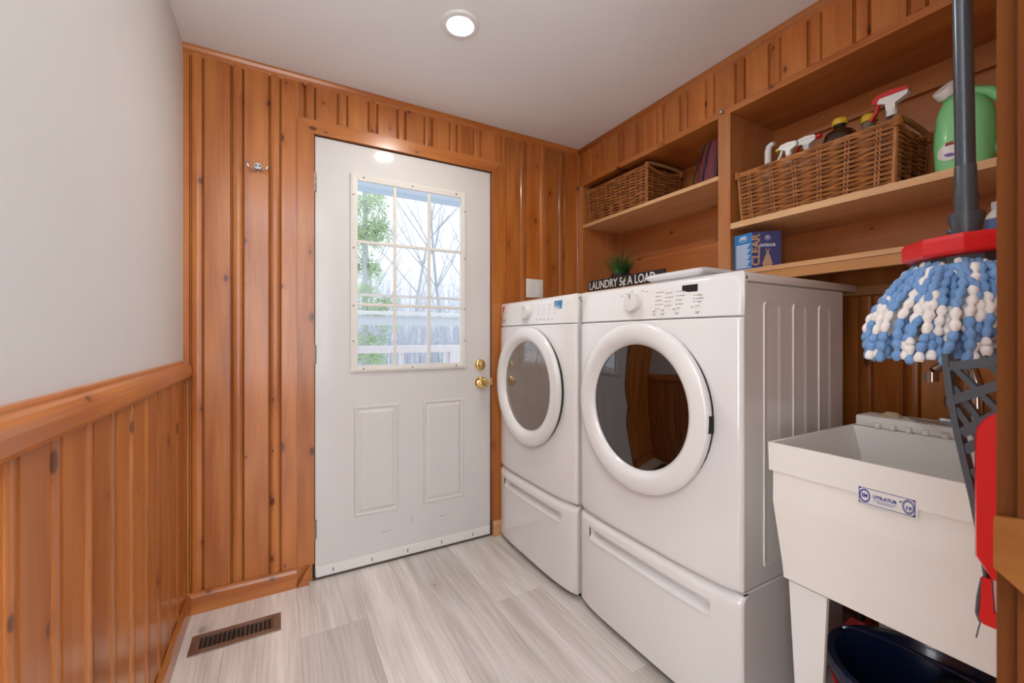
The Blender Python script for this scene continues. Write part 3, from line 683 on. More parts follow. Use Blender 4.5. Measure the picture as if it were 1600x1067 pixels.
# ------------------------------------------------------------------ wicker baskets
def basket(label, x0, x1, y0, y1, zb, zt, group):
    t = thing('wicker_basket', label, 'basket', ((x0+x1)/2, (y0+y1)/2, zb), group)
    nl = 25; hgt = zt-zb-.02
    def corner_path(ins, sag, z, amp, phase, step=.008):
        """closed path round the basket at height z; weave in and out between stakes"""
        X0, X1, Y0, Y1 = x0+ins, x1-ins, y0+ins, y1-ins
        per = [(X0,Y1,X0,Y0),(X0,Y0,X1,Y0),(X1,Y0,X1,Y1),(X1,Y1,X0,Y1)]
        pts = []
        for k, (ax, ay, bx, by) in enumerate(per):
            L_ = math.hypot(bx-ax, by-ay); n = int(L_/step); nx, ny = (by-ay)/L_, -(bx-ax)/L_
            ns = max(2, round(L_/.085))
            for i in range(n):
                u = i/n; w_ = math.sin(PI*u*ns+phase)*amp
                end = k in (1, 3)
                zz = z-(sag*math.sin(PI*u) if end else 0)
                pts.append((ax+(bx-ax)*u-nx*w_, ay+(by-ay)*u-ny*w_, zz))
        return pts
    m = MB()
    for l in range(nl):
        f = l/(nl-1); ins = .012-.010*f
        m.mi = 0 if (l*5) % 3 else 1
        m.tube(corner_path(ins, .018*f**3, zb+.012+hgt*f, .0060, PI*(l % 2), .008), .0041 if l % 3 else .0047, 5, True, True)
    o = obj('weave', m, [wicker, wicker_d], t); o['kind'] = 'stuff'
    m = MB()
    for ax, ay, bx, by in ((x0,y1,x0,y0),(x0,y0,x1,y0),(x1,y0,x1,y1),(x1,y1,x0,y1)):
        L_ = math.hypot(bx-ax, by-ay); n = max(2, round(L_/.085))
        for i in range(n):
            u = (i+.5)/n; X = ax+(bx-ax)*u; Y = ay+(by-ay)*u; cx_, cy_ = (x0+x1)/2, (y0+y1)/2
            for e in (-.005, .005):
                dx, dy = (bx-ax)/L_*e, (by-ay)/L_*e
                k0 = 1-.012/ max(abs(X-cx_), abs(Y-cy_), .05)
                m.tube([(cx_+(X-cx_)*k0+dx, cy_+(Y-cy_)*k0+dy, zb+.004), (cx_+(X-cx_)*.985+dx, cy_+(Y-cy_)*.985+dy, zt-.012)], .0036, 5)
    for X, Y in ((x0,y0),(x1,y0),(x0,y1),(x1,y1)):
        cx_, cy_ = (x0+x1)/2, (y0+y1)/2; sx, sy = (1 if X > cx_ else -1), (1 if Y > cy_ else -1)
        m.tube([(X-sx*.014, Y-sy*.014, zb+.004), (X-sx*.004, Y-sy*.004, zt-.005)], .0075, 6)
    o = obj('stakes', m, wicker, t); o['kind'] = 'stuff'
    m = MB(); base = corner_path(.002, .030, zt-.006, 0, 0, .010)
    for s_ in range(3):
        m.tube([(p[0], p[1]+.004*math.cos(i*.8+s_*2.1), p[2]+.005*math.sin(i*.8+s_*2.1)) for i, p in enumerate(base)], .0045, 5, True, True)
    obj('braided_rim', m, wicker, t)
    m = MB(); b2 = corner_path(.010, 0, zb+.007, 0, 0, .012)
    for s_ in range(2): m.tube([(p[0]+.003*math.cos(i*.9+s_*PI), p[1], p[2]+.003*math.sin(i*.9+s_*PI)) for i, p in enumerate(b2)], .0045, 5, True, True)
    obj('base_braid', m, wicker, t)
    obj('base', MB().box(x0+.013, x1-.013, y0+.013, y1-.013, zb+.003, zb+.009), wicker_d, t)
    for Y in (y0, y1):
        h = MB().tube([(x0+.004, Y, zt-.006), (x0+.02, Y, zt+.006), (x0+.09, Y, zt+.010), (x1-.09, Y, zt+.010), (x1-.02, Y, zt+.006), (x1-.004, Y, zt-.006)], .0085, 8)
        hb_ = obj('handle', h, pbr('handle cane', (.48,.26,.12), .5, noise=.2, nscale=60), t)
        for X in (x0+.004, x1-.004):
            w_ = MB().tube([(X+.012*math.cos(a*1.0), Y+.011*math.sin(a), zt+.006-.03*a/(2*PI*6)) for a in [2*PI*6*k/72 for k in range(73)]], .0032, 5)
            obj('binding', w_, wicker, hb_)
    return t
basket('long wicker basket full of cleaning bottles', 1.690, 1.935, .560, 1.086, 1.5995, 1.806, 'wicker storage baskets')
basket('shorter wicker basket on the upper left shelf beside the maroon bag', 1.690, 1.955, 1.585, 2.070, 1.8195, 2.032, 'wicker storage baskets')

# ------------------------------------------------------------------ cleaning bottles in the long basket (they stand on its base)
ZB = 1.6090
yellow = pbr('yellow cap', (.70,.47,.03), .35)
def bottle_prof(t, name, prof, mat, c, ring=False): return obj(name, MB().lathe([(r, ZB+h) for r, h in prof], (c[0], c[1], 0), 'Z', 24, True, 1, 1, ring), mat, t)
def trigger(t, c, zt, mats, flip=1, s=1.0, ang=0):
    """trigger sprayer head pointing to +y*flip"""
    x, y = c; f = flip
    M_ = lambda pts: [(x, y+f*a*s, zt+b*s) for a, b in pts]
    def ext(poly, wd): return MB().prism(poly, lambda a, b, d: (x+d, y+f*a*s, zt+b*s), -wd*s, wd*s)
    obj('spray_body', ext([(-.012,.012),(-.012,.03),(-.042,.045),(-.044,.058),(.030,.060),(.036,.046),(.014,.036),(.012,.012)], .011), mats[0], t)
    obj('spray_top', ext([(-.046,.0585),(-.040,.070),(.0,.076),(.036,.073),(.050,.060),(.048,.050),(.0365,.047),(.031,.0605)], .0125), mats[1], t)
    obj('trigger', ext([(.030,.045),(.038,.045),(.046,.020),(.060,.0),(.054,-.004),(.038,.018)], .006), mats[2], t)
    obj('collar', MB().lathe([(.0145*s, zt-.008*s), (.0145*s, zt+.0119*s)], (x, y, 0), 'Z', 18), mats[0], t)
white = plastic_white
# 1 pump bottle
t = thing('pump_bottle', 'white curved spray nozzle at the left end of the long basket', 'bottle', (1.78, 1.010, ZB))
bottle_prof(t, 'body', [(.026,0),(.028,.01),(.028,.19),(.014,.225),(.013,.235)], white, (1.78,1.010))
obj('nozzle', MB().tube([(1.78,1.010,ZB+.2355),(1.78,1.010,ZB+.280),(1.78,1.006,ZB+.300),(1.78,.994,ZB+.308),(1.78,.985,ZB+.306)], [.013,.013,.0125,.0105,.008], 12), white, t)
# 2, 3 sprayers lying low
t = thing('spray_bottle', 'white spray bottle with a yellow nozzle, second from left in the long basket', 'bottle', (1.755, .915, ZB))
bottle_prof(t, 'body', [(.026,0),(.028,.01),(.028,.17),(.013,.205),(.013,.212)], white, (1.755,.915))
trigger(t, (1.755,.915), ZB+.222, (white, white, white), 1, .72)
obj('nozzle_tip', MB().lathe([(.008,0),(.008,.010),(.006,.012)], (1.755,.915+.036,ZB+.222+.0405), 'Y', 12), yellow, t)
t = thing('spray_bottle', 'white and red trigger sprayer near the middle-left of the long basket', 'bottle', (1.80, .872, ZB))
bottle_prof(t, 'body', [(.026,0),(.028,.01),(.028,.18),(.013,.212),(.013,.222)], white, (1.80,.872))
trigger(t, (1.80,.872), ZB+.236, (white, white, red), 1, .75)
obj('nozzle_tip', MB().lathe([(.010,-.016),(.010,0)], (1.80,.872-.034,ZB+.279), 'Y', 12), red, t)
# 4 dark round bottle with yellow cap
t = thing('dark_bottle', 'smoky round-shouldered bottle with yellow cap and red label', 'bottle', (1.785, .755, ZB))
bottle_prof(t, 'body', [(.046,0),(.052,.012),(.053,.215),(.051,.238),(.041,.255),(.022,.266),(.019,.272),(.019,.282)], smoke_plastic, (1.785,.755))
bottle_prof(t, 'liquid', [(.044,.004),(.049,.014),(.049,.19),(1e-6,.191)], pbr('dark liquid', (.05,.03,.025), .3), (1.785,.755))
bottle_prof(t, 'label_band', [(.0525,.19),(.0528,.192),(.0528,.214),(.0522,.216)], pbr('red label', (.45,.06,.05), .5), (1.785,.755), True)
bottle_prof(t, 'cap', [(.0225,.2825),(.0235,.284),(.0235,.300),(.021,.304),(1e-6,.305)], yellow, (1.785,.755))
# 5 slimmer dark bottle with yellow cap
t = thing('dark_bottle', 'slimmer amber-grey bottle with yellow cap left of the clear spray bottle', 'bottle', (1.815, .679, ZB))
bottle_prof(t, 'body', [(.022,0),(.025,.012),(.025,.21),(.024,.235),(.020,.252),(.019,.262),(.019,.266)], pbr('amber grey plastic', (.20,.17,.12), .2, coat=.3), (1.815,.679))
bottle_prof(t, 'cap', [(.0225,.2665),(.024,.268),(.024,.286),(.021,.291),(1e-6,.292)], yellow, (1.815,.679))
# 6 clear spray bottle, red and white head
t = thing('spray_bottle', 'clear spray bottle with a large red and white trigger head', 'bottle', (1.752, .595, ZB))
bottle_prof(t, 'body', [(.028,0),(.031,.012),(.031,.180),(.027,.207),(.016,.223),(.0145,.231)], clear_plastic, (1.752,.595))
obj('label_panel', MB().box(1.7185,1.7198,.577,.613,ZB+.09,ZB+.205), pbr('blue label', (.05,.15,.36), .4), t)
obj('label_border', MB().box(1.7176,1.7184,.581,.609,ZB+.193,ZB+.201).box(1.7176,1.7184,.581,.609,ZB+.150,ZB+.156), white, t)
trigger(t, (1.752,.595), ZB+.2412, (white, red, red), 1, 1.0)
# green jug
t = thing('detergent_jug', 'bright green detergent jug with white cap on the right shelf', 'jug', (1.79, .435, 1.5995))
green = pbr('green detergent plastic', (.25,.70,.29), .35, coat=.1)
def el(cy, hy, hx, z, cx=1.79, n=28, pw=2.6):
    out = []
    for i in range(n):
        a = 2*PI*i/n; c_, s_ = math.cos(a), math.sin(a)
        out.append((cx+hx*math.copysign(abs(c_)**(2/pw), c_), cy+hy*math.copysign(abs(s_)**(2/pw), s_), z))
    return out
jb = MB().loft([el(.436,.052,.038,1.6005), el(.436,.060,.045,1.606), el(.436,.064,.048,1.640), el(.437,.066,.049,1.70), el(.436,.065,.048,1.755), el(.437,.060,.044,1.79), el(.440,.050,.038,1.815), el(.445,.036,.030,1.835), el(.447,.024,.024,1.848)], True)
jug = obj('body', jb, green, t)
obj('grip', MB().tube([(1.79,.380,1.655),(1.79,.352,1.675),(1.79,.345,1.73),(1.79,.355,1.79),(1.79,.385,1.83),(1.79,.420,1.845)], [.014,.013,.012,.013,.015,.016], 10), green, t)
ax = Vector((-.62,.38,.68)).normalized(); base = Vector((1.780,.458,1.843))
rot = ax.to_track_quat('Z', 'Y').to_matrix().to_4x4(); MM = Matrix.Translation(base) @ rot
def tl(prof, n=24):
    m = MB().lathe(prof, (0,0,0), 'Z', n); m.v = [tuple(MM @ Vector(p)) for p in m.v]; return m
obj('neck', tl([(.024,-.016),(.023,.016)]), green, t)
cpj = obj('cap', tl([(.024,.0165),(.0275,.018),(.0275,.040),(.0255,.043),(1e-6,.043)]), white, t)
lb = MB()
def onjug(y, z, dx=0): 
    s_ = min(1, abs((y-.4365)/.0655)); return 1.79-.049*(1-s_**2.6)**(1/2.6)-.0012-dx
ns = 24; cyc, czc = .456, 1.672
rg = [[(onjug(cyc+f*.030*math.cos(2*PI*i/ns), 0, .0006*(1-f)), cyc+f*.030*math.cos(2*PI*i/ns), czc+f*.026*math.sin(2*PI*i/ns)) for i in range(ns)] for f in (1, .75, .4, .05)]
lb.loft(rg, True, True); lab = obj('label', lb, white, t)
q = MB(); 
q.prism([(cyc-.010,czc+.018),(cyc+.010,czc+.018),(cyc+.008,czc+.028),(cyc-.008,czc+.028)], lambda a, b, d: (onjug(a, b)-.001+d, a, b), -.001, .0); obj('label_crest', q, pbr('maroon print', (.30,.03,.03), .5), lab)
q = MB().loft([[(onjug(cyc+f*.012*math.cos(2*PI*i/16), 0)-.0016, cyc+f*.012*math.cos(2*PI*i/16), czc-.010+f*.0055*math.sin(2*PI*i/16)+f*.2*.012*math.cos(2*PI*i/16)) for i in range(16)] for f in (1,.1)], True, True); obj('label_mark', q, pbr('violet print', (.20,.12,.42), .5), lab)
# two bottles on the bottom board
t = thing('small_bottle', 'small clear bottle with blue ribbed cap beside the mop pole', 'bottle', (1.75, .452, Zb))
bl = pbr('blue ribbed plastic', (.05,.16,.42), .25, coat=.4)
obj('body', MB().lathe([(.016,Zb+.0006),(.0175,Zb+.004),(.0175,Zb+.022),(.012,Zb+.028),(.010,Zb+.032)], (1.75,.452,0), 'Z', 18), clear_plastic, t)
m = MB()
for k in range(4): m.lathe([(.0150,Zb+.003+k*.005),(.0162,Zb+.0045+k*.005),(.0150,Zb+.006+k*.005)], (1.75,.452,0), 'Z', 16, ring=True)
obj('ribs', m, bl, t)
obj('cap', MB().lathe([(.011,Zb+.0325),(.013,Zb+.035),(.012,Zb+.041),(1e-6,Zb+.042)], (1.75,.452,0), 'Z', 16), bl, t)
t = thing('label_bottle', 'white bottle with blue label partly hidden at the right end of the bottom shelf', 'bottle', (1.75, .362, Zb))
obj('body', MB().lathe([(.022,Zb+.0006),(.024,Zb+.005),(.024,Zb+.06),(.014,Zb+.075),(.011,Zb+.08)], (1.75,.362,0), 'Z', 20), white, t)
obj('label', MB().lathe([(.0243,Zb+.012),(.0245,Zb+.013),(.0245,Zb+.052),(.0243,Zb+.053)], (1.75,.362,0), 'Z', 20), pbr('blue wrap label', (.08,.15,.35), .4), t)
obj('cap', MB().lathe([(.013,Zb+.0805),(.013,Zb+.10),(1e-6,Zb+.101)], (1.75,.362,0), 'Z', 16), pbr('pale cap', (.6,.62,.66), .4), t)

# ------------------------------------------------------------------ light-string box
t = thing('carton', 'blue outdoor string-light box on the bottom shelf by the divider', 'box', (1.74, 1.04, Zb))
navy = pbr('navy card', (.045,.050,.17), .5); bright = pbr('bright blue card', (.02,.20,.52), .45)
copper = pbr('copper print', (.50,.30,.18), .5); wht = pbr('white print', (.85,.87,.90), .5)
cx0, cx1, cy0, cy1, cz0, cz1 = 1.700, 1.755, .9, 1.03, Zb+.0006, 1.545
# the box stands turned: a bright narrow face and a navy wide face
A = Vector((1.683, 1.0955)); B_ = Vector((1.674, 1.012)); Cc = Vector((1.748, .940)); Dd = A+(Cc-B_)
Dd = Vector((1.742, 1.0985)) if Dd.y > 1.0990 else Dd
m = MB(); m.prism([tuple(A), tuple(B_), tuple(Cc), tuple(Dd)], lambda x, y, z: (x, y, z), cz0, cz1)
bx = obj('box_body', m, navy, t)
n1 = (B_-A).normalized(); n2 = (Cc-B_).normalized()
r1 = (n1.x, n1.y, 0); r2 = (n2.x, n2.y, 0); N1 = Vector(r1).cross(Vector((0,0,1))); N2 = Vector(r2).cross(Vector((0,0,1)))
L1 = (B_-A).length; L2 = (Cc-B_).length
def face(o2, n, s0, s1, z0, z1, d): 
    N_ = Vector((n.x, n.y, 0)).cross(Vector((0,0,1)))
    p = [Vector((o2.x+n.x*s, o2.y+n.y*s, z))+N_*d for s, z in ((s0,z0),(s1,z0),(s1,z1),(s0,z1))]
    return p
q = MB(); q.add(face(A, n1, .001, L1-.001, cz0+.001, cz1-.001, .0004), [(0,1,2,3)]); f1 = obj('bright_side', q, bright, t)
q = MB()
for i in range(17):
    z = cz1-.047-i*.0058
    q.add(face(A, n1, .010, L1-.010-.012*((i*5) % 4)/3, z, z+.0026, .0008), [(0,1,2,3)])
def oval_ring(o2, n, s_, z, a_, b_, d):
    N_ = Vector((n.x, n.y, 0)).cross(Vector((0,0,1))); vs = []
    for k in range(20):
        w_ = 2*PI*k/20
        for f in (1, .9): vs.append(Vector((o2.x+n.x*(s_+a_*f*math.cos(w_)), o2.y+n.y*(s_+a_*f*math.cos(w_)), z+b_*f*math.sin(w_)))+N_*d)
    q.add(vs, [(2*k, 2*((k+1) % 20), 2*((k+1) % 20)+1, 2*k+1) for k in range(20)])
oval_ring(A, n1, L1/2, cz1-.022, .019, .012, .0008)
for k, (s0, s1) in enumerate(((-.012,.012), (-.012,.012))): q.add(face(A, n1, L1/2+s0, L1/2+s1, cz1-.024+k*.007, cz1-.020+k*.007, .0009), [(0,1,2,3)])
obj('side_print', q, wht, f1)
q = MB(); q.text('CLEAR', .041, tuple(Vector((B_.x+n2.x*.0135, B_.y+n2.y*.0135, cz0+.074))+N2*.0006), (0,0,1), tuple(-Vector(r2)), 1.05, bold=.0012)
q2 = q; q = MB(); oval_ring(B_, n2, .055, cz1-.026, .010, .010, .0006)
q.text('OUTDOOR', .0155, tuple(Vector((B_.x+n2.x*.054, B_.y+n2.y*.054, cz1-.056))+N2*.0006), r2, (0,0,1), .72, bold=.0004)
for k in range(2): q.add(face(B_, n2, .050, .060, cz1-.029+k*.006, cz1-.026+k*.006, .0007), [(0,1,2,3)])
obj('front_print', q, wht, bx)
q = q2
def tri(pts): q.add([Vector((B_.x+n2.x*s_, B_.y+n2.y*s_, z))+N2*.0006 for s_, z in pts], [tuple(range(len(pts)))])
zc_ = cz1-.083
tri([(.047,zc_+.012),(.051,zc_+.012),(.055,zc_+.002),(.052,zc_-.002)]); tri([(.063,zc_+.012),(.059,zc_+.012),(.053,zc_-.002),(.057,zc_-.002)])
tri([(.052,zc_-.002),(.058,zc_-.002),(.066,zc_-.022),(.072,zc_-.045),(.068,cz0+.002),(.040,cz0+.002),(.036,zc_-.045),(.044,zc_-.022)])
obj('copper_print', q, copper, bx)

# ------------------------------------------------------------------ left bay: sign, plant, towel, bag
t = thing('wooden_sign', 'black wooden sign with white hand lettering LAUNDRY 5¢ A LOAD', 'sign', (1.70, 1.83, Zb))
obj('board', MB().rbox(1.694, 1.706, 1.475, 2.068, Zb+.0006, 1.466, .001, 1, False), pbr('black sign paint', (.022,.02,.02), .6, noise=.4, nscale=30), t)
obj('lettering', MB().text('LAUNDRY 5¢ A LOAD', .066, (1.6934, 2.060, 1.432), (0,-1,0), (0,0,1), .82, 'LEFT', bold=.0012), wht, t)
t = thing('potted_grass', 'small artificial grass plant in a black faceted pot behind the sign', 'plant', (1.81, 1.90, Zb))
obj('pot', MB().lathe([(.046,Zb+.0006),(.064,Zb+.055),(.058,Zb+.104),(.050,Zb+.104),(.050,Zb+.09),(1e-6,Zb+.09)], (1.81,1.90,0), 'Z', 8, False), black, t)
m = MB(); rg = random.Random(3)
for i in range(340):
    a = rg.random()*2*PI; r0 = .040*math.sqrt(rg.random()); lean = rg.random()**.8*.095; ln = .105+rg.random()*.065; a2 = a+rg.uniform(-.5,.5); lean *= 1.5
    p0 = Vector((1.81+r0*math.cos(a), 1.90+r0*math.sin(a), Zb+.088)); d_ = Vector((math.cos(a2), math.sin(a2), 0)); sd = Vector((-math.sin(a2+.7), math.cos(a2+.7), 0))*.0021
    pts = []
    for k in range(4):
        u = k/3; c_ = p0+d_*(lean*u**1.8*.85)+Vector((0,0,ln*u*(1-.30*u*lean/.1))); pts += [c_-sd*(1-u*.85), c_+sd*(1-u*.85)]
    m.mi = i % 3
    m.add(pts, [(2*k,2*k+1,2*k+3,2*k+2) for k in range(3)])
gr = obj('grass_blades', m, [pbr('grass a', (.04,.16,.035), .45), pbr('grass b', (.09,.27,.06), .45), pbr('grass c', (.025,.10,.025), .45)], t); gr['kind'] = 'stuff'
t = thing('folded_towel', 'white folded towel lying on top of the dryer', 'towel', (1.48, 1.12, 1.3035))
tw = pbr('white terry cloth', (.74,.74,.76), .95, noise=.04, nscale=90, bump=.5)
def fold(z0, z1, y0, y1, x0, x1): 
    m = MB(); n = 16; rings = []
    for i in range(13):
        u = i/12; y = y0+(y1-y0)*u; wob = .002*math.sin(u*9)
        hh = (z1-z0)/2*min(1, math.sqrt(max(.02, 1-max(0, (abs(u-.5)-.42)/.08)**2))); cz_ = (z0+z1)/2
        rings.append([((x0+x1)/2+(x1-x0)/2*math.copysign(abs(math.cos(a))**.5, math.cos(a)), y, cz_+wob*0+hh*math.copysign(abs(math.sin(a))**.6, math.sin(a))) for a in [2*PI*k/n for k in range(n)]])
    return m.loft(rings, True)
for i in range(2): obj('fold', fold(1.3036+i*.0395, 1.3426+i*.0415, .995+.006*i, 1.292-.010*i, 1.345+.006*i, 1.60), tw, t)
t = thing('toiletry_bag', 'maroon zip bag with black piping leaning on the upper left shelf', 'bag', (1.76, 1.24, 1.8195))
maroon = pbr('maroon nylon', (.14,.018,.032), .6, noise=.15, nscale=120, bump=.2)
def bagring(z, wx, wy, dy, n=20): return [(1.765+wx*math.copysign(abs(math.cos(a))**.6, math.cos(a)), 1.232+dy+wy*math.copysign(abs(math.sin(a))**.6, math.sin(a)), z) for a in [2*PI*k/n for k in range(n)]]
lev = [(1.8205,.070,.052,.014),(1.826,.077,.060,.013),(1.86,.078,.062,.010),(1.93,.070,.052,.0),(1.99,.060,.042,-.010),(2.005,.055,.038,-.012),(2.010,.045,.030,-.013)]
bg_o = obj('bag_body', MB().loft([bagring(z, a, b, c_) for z, a, b, c_ in lev], True), maroon, t)
pz = []
for z, a, b, c_ in lev[1:6]: pz.append((1.765-a-.001, 1.232+c_+b*.10, z))
obj('zipper', MB().tube(pz, .005, 6), black, bg_o)
obj('piping', MB().tube([(1.765-a*.93, 1.232+c_+b*.96, z) for z, a, b, c_ in lev[1:6]], .004, 6).tube([(1.765-a*.93, 1.232+c_-b*.96, z) for z, a, b, c_ in lev[1:6]], .004, 6), black, bg_o)
obj('pull_loop', MB().tube([(1.690,1.236,1.93),(1.684,1.234,1.92),(1.683,1.234,1.90),(1.685,1.236,1.885)], .0025, 6), black, bg_o)

# ------------------------------------------------------------------ mop hanging on the near wall
mx, my = .957, .231
t = thing('mop', 'string mop with red plate and blue and white yarn, hung head down', 'mop', (mx, my, 1.07)); MOP = t
tiltv = Vector((-.012, .022, 1)).normalized()
def hp(z): k_ = z-1.27; return (mx+tiltv.x*k_*.6, my+tiltv.y*k_*.5, z)
obj('handle', MB().tube([hp(1.345), hp(1.7), hp(2.05)], .0118, 20), pbr('grey metal pole', (.085,.10,.12), .28, .5), t)
obj('collar', MB().tube([hp(1.318), hp(1.345), hp(1.352), hp(1.392), hp(1.394)], [.0140,.0145,.0132,.0128,.0119], 20), grey, t)
obj('socket', MB().tube([hp(1.2855), hp(1.312), hp(1.3175)], [.0165,.0215,.0205], 24), grey, t)
def tilted(prof, n):
    m = MB().lathe(prof, (0,0,-1.266), 'Z', n, False); M4 = Matrix.Translation((mx, my, 1.261)) @ Matrix.Rotation(math.radians(-2.2), 4, Vector((.97,.23,0))) @ Matrix.Rotation(.2, 4, 'Z')
    m.v = [tuple(M4 @ Vector(p_)) for p_ in m.v]; return m
pl = obj('plate', tilted([(1e-6,1.2495),(.066,1.2495),(.076,1.252),(.078,1.256),(.078,1.274),(.074,1.281),(.030,1.285),(1e-6,1.285)], 10), red, t)
obj('clamp_disc', tilted([(.058,1.232),(.064,1.236),(.064,1.2490),(1e-6,1.2493)], 20), black, t)
yb = pbr('blue yarn', (.17,.32,.58), .95, noise=.2, nscale=200, bump=.6); yw = pbr('white yarn', (.82,.77,.73), .95, noise=.08, nscale=200, bump=.6)
def strand_mesh(seed, R, ztop, zbot):
    r_ = random.Random(seed); m = MB(); path = []
    n = 11; z_sh = r_.random(); wob = r_.uniform(-.012,.012); wob2 = r_.uniform(-.01,.01)
    r_in = .050
    for i in range(n+1):
        u = i/n; rr = r_in+(R-r_in)*(1-(1-min(1, u*1.1))**1.9); zz = ztop-(ztop-zbot)*u**1.25
        path.append(Vector((rr+.003*math.sin(u*9+seed), wob*math.sin(u*3)+wob2*u+.002*math.sin(u*14+seed*2), zz)))
    col = r_.random() < .5; left = r_.randint(1, 4)
    pts, rad, cols = [], [], []
    per = 5
    for b in range(n):
        if left == 0: col = not col; left = r_.randint(2, 4) if not col else r_.randint(2, 5)
        left -= 1
        for k in range(per):
            u = k/per; g_ = min(n-1e-6, b+u+z_sh*.9*min(1, b/2)*(1 if b < n-2 else .3)); b2_ = int(g_); pts.append(path[b2_].lerp(path[b2_+1], g_-b2_)); rad.append((.0034+.0032*math.sin(PI*u))*r_.uniform(.97,1.06)); cols.append(0 if col else 1)
    pts.append(path[-1]); rad.append(.003); cols.append(cols[-1])
    b0 = len(m.f); m.tube(pts, rad, 8)
    for i in range(len(pts)-1):
        for k in range(8): m.m[b0+i*8+k] = cols[i]
    return m.mesh('strand', [yb, yw], sharp=False)
sm = [strand_mesh(i, .112+.012*((i*7) % 3)/2, 1.240, 1.080+.010*((i*5) % 4)/3) for i in range(12)]
sn = [strand_mesh(50+i, .098, 1.232, 1.085+.01*(i % 3)) for i in range(6)]
N1 = 62
for i in range(N1):
    a = 2*PI*i/N1+random.uniform(-.03,.03)
    inst('strand', sm[(i*5+i//7) % 12], t, (mx, my, 0), a).scale = (1.0 if my+.128*math.sin(a) > .10 else .90, 1, 1)
for i in range(34): inst('strand', sn[(i*5) % 6], t, (mx, my, 0), 2*PI*(i+.5)/34)
sc_ = [strand_mesh(80+i, .066, 1.226, 1.088) for i in range(4)]
for i in range(20): inst('strand', sc_[i % 4], t, (mx, my, 0), 2*PI*(i+.3)/20)
t = thing('mop_clip', 'grey wall clip gripping the top of the mop pole', 'clip', (.95, YF, 1.98))
h2 = hp(1.98)
obj('wall_plate', MB().rbox(h2[0]-.02, h2[0]+.02, YF+.0005, YF+.008, 1.955, 2.005, .002, 1), grey, t)
obj('jaw', MB().box(h2[0]-.006, h2[0]+.006, YF+.0085, h2[1]-.0165, 1.97, 1.99).tube([(h2[0]+.0148*math.cos(a), h2[1]+.0148*math.sin(a), 1.98) for a in [PI*(.72+1.56*k/16) for k in range(17)]], .0026, 6), grey, t)

# ------------------------------------------------------------------ red dustpan with a grey lattice comb, below the mop
TX = .72
t = thing('dustpan', 'red dustpan with a dark grey latticed edge hanging under the mop', 'dustpan', (TX, .13, .80))
def bar(p, q_, w_=.0045, th=.006):
    p, q_ = Vector((0,)+p), Vector((0,)+q_); d_ = (q_-p).normalized(); nn = Vector((0, -d_.z, d_.y))*w_
    pts = [p+nn, q_+nn, q_-nn, p-nn]
    return [(v.y, v.z) for v in pts]
edge = [(.194,1.100),(.1905,1.060),(.1855,1.020),(.178,.975),(.170,.930),(.1635,.885),(.159,.850),(.157,.835)]
m = MB()
out = [(y, z) for y, z in edge]; inn = [(y-.0062*(1 if z > .86 else .4), z) for y, z in edge]
m.loft([[(TX-.009, a[0], a[1]), (TX+.009, a[0], a[1]), (TX+.009, b[0], b[1]), (TX-.009, b[0], b[1])] for a, b in zip(out, inn)], False)
obj('comb_edge', m, grey, t)
segs = [((.187,1.085),(.104,1.102)), ((.184,1.044),(.104,1.092)), ((.177,1.005),(.104,1.075)), ((.188,1.090),(.135,1.020)), ((.160,1.098),(.120,1.035)), ((.182,1.035),(.155,.985)), ((.175,.985),(.145,1.015)), ((.169,.958),(.150,.972)), ((.165,.93),(.150,.934)), ((.161,.905),(.150,.917)), ((.157,.880),(.150,.895)), ((.130,1.098),(.122,1.035)), ((.185,1.06),(.150,1.00))]
for i, (a, b) in enumerate(segs):
    wd = .0052 if i in (0, 1, 2, 6, 7, 9) else .0028
    obj('lattice_bar', MB().prism(bar(a, b, wd), lambda y, z, x: (x, y, z), TX-.009+.0006*i, TX+.002+.0006*i), grey, t)
prof = []
rb = [(.098,.845),(.098,1.040)]+[(.130+.034*math.sin(a)-.012*0, 1.008+.032*math.cos(a)) for a in [PI/2*k/6 for k in range(7)]]+[(.1645,.95),(.1640,.868),(.150,.846)]
m = MB(); rings = []
for x, s_ in ((TX-.022,.90),(TX-.018,.965),(TX-.008,1.0),(TX+.008,1.0),(TX+.018,.965),(TX+.022,.9)):
    cy_, cz_ = .13, .945
    rings.append([(x, cy_+(y-cy_)*s_, cz_+(z-cz_)*(s_*.3+.7)) for y, z in rb])
m.loft(rings, True); obj('pan_body', m, red, t)
obj('pan_tip', MB().prism([(.1595,.843),(.1600,.82),(.1615,.795),(.1585,.789),(.098,.789),(.098,.806),(.150,.806),(.152,.8435)], lambda y, z, x: (x, y, z), TX-.010, TX+.010), red, t)
obj('clear_lip', MB().prism([(.1515,.843),(.1495,.8065),(.099,.8065),(.099,.843)], lambda y, z, x: (x, y, z), TX-.006, TX+.006), pbr('pink plastic', (.70,.42,.42), .4), t)
obj('rubber_edge', MB().tube([(TX,.1605,.838),(TX,.1638,.815),(TX,.1650,.795),(TX,.1622,.786)], .0022, 6), grey, t)
obj('hang_cord', MB().tube([(TX,.1625,.786),(TX,.1645,.775),(TX,.166,.765)], .0007, 5), grey, t)
t2 = thing('wall_peg', 'short steel peg holding the red dustpan', 'peg', (TX, YF, 1.03))
obj('peg', MB().lathe([(.004,.0006),(.004,.0075)], (TX, YF, 1.02), 'Y', 10), steel, t2)

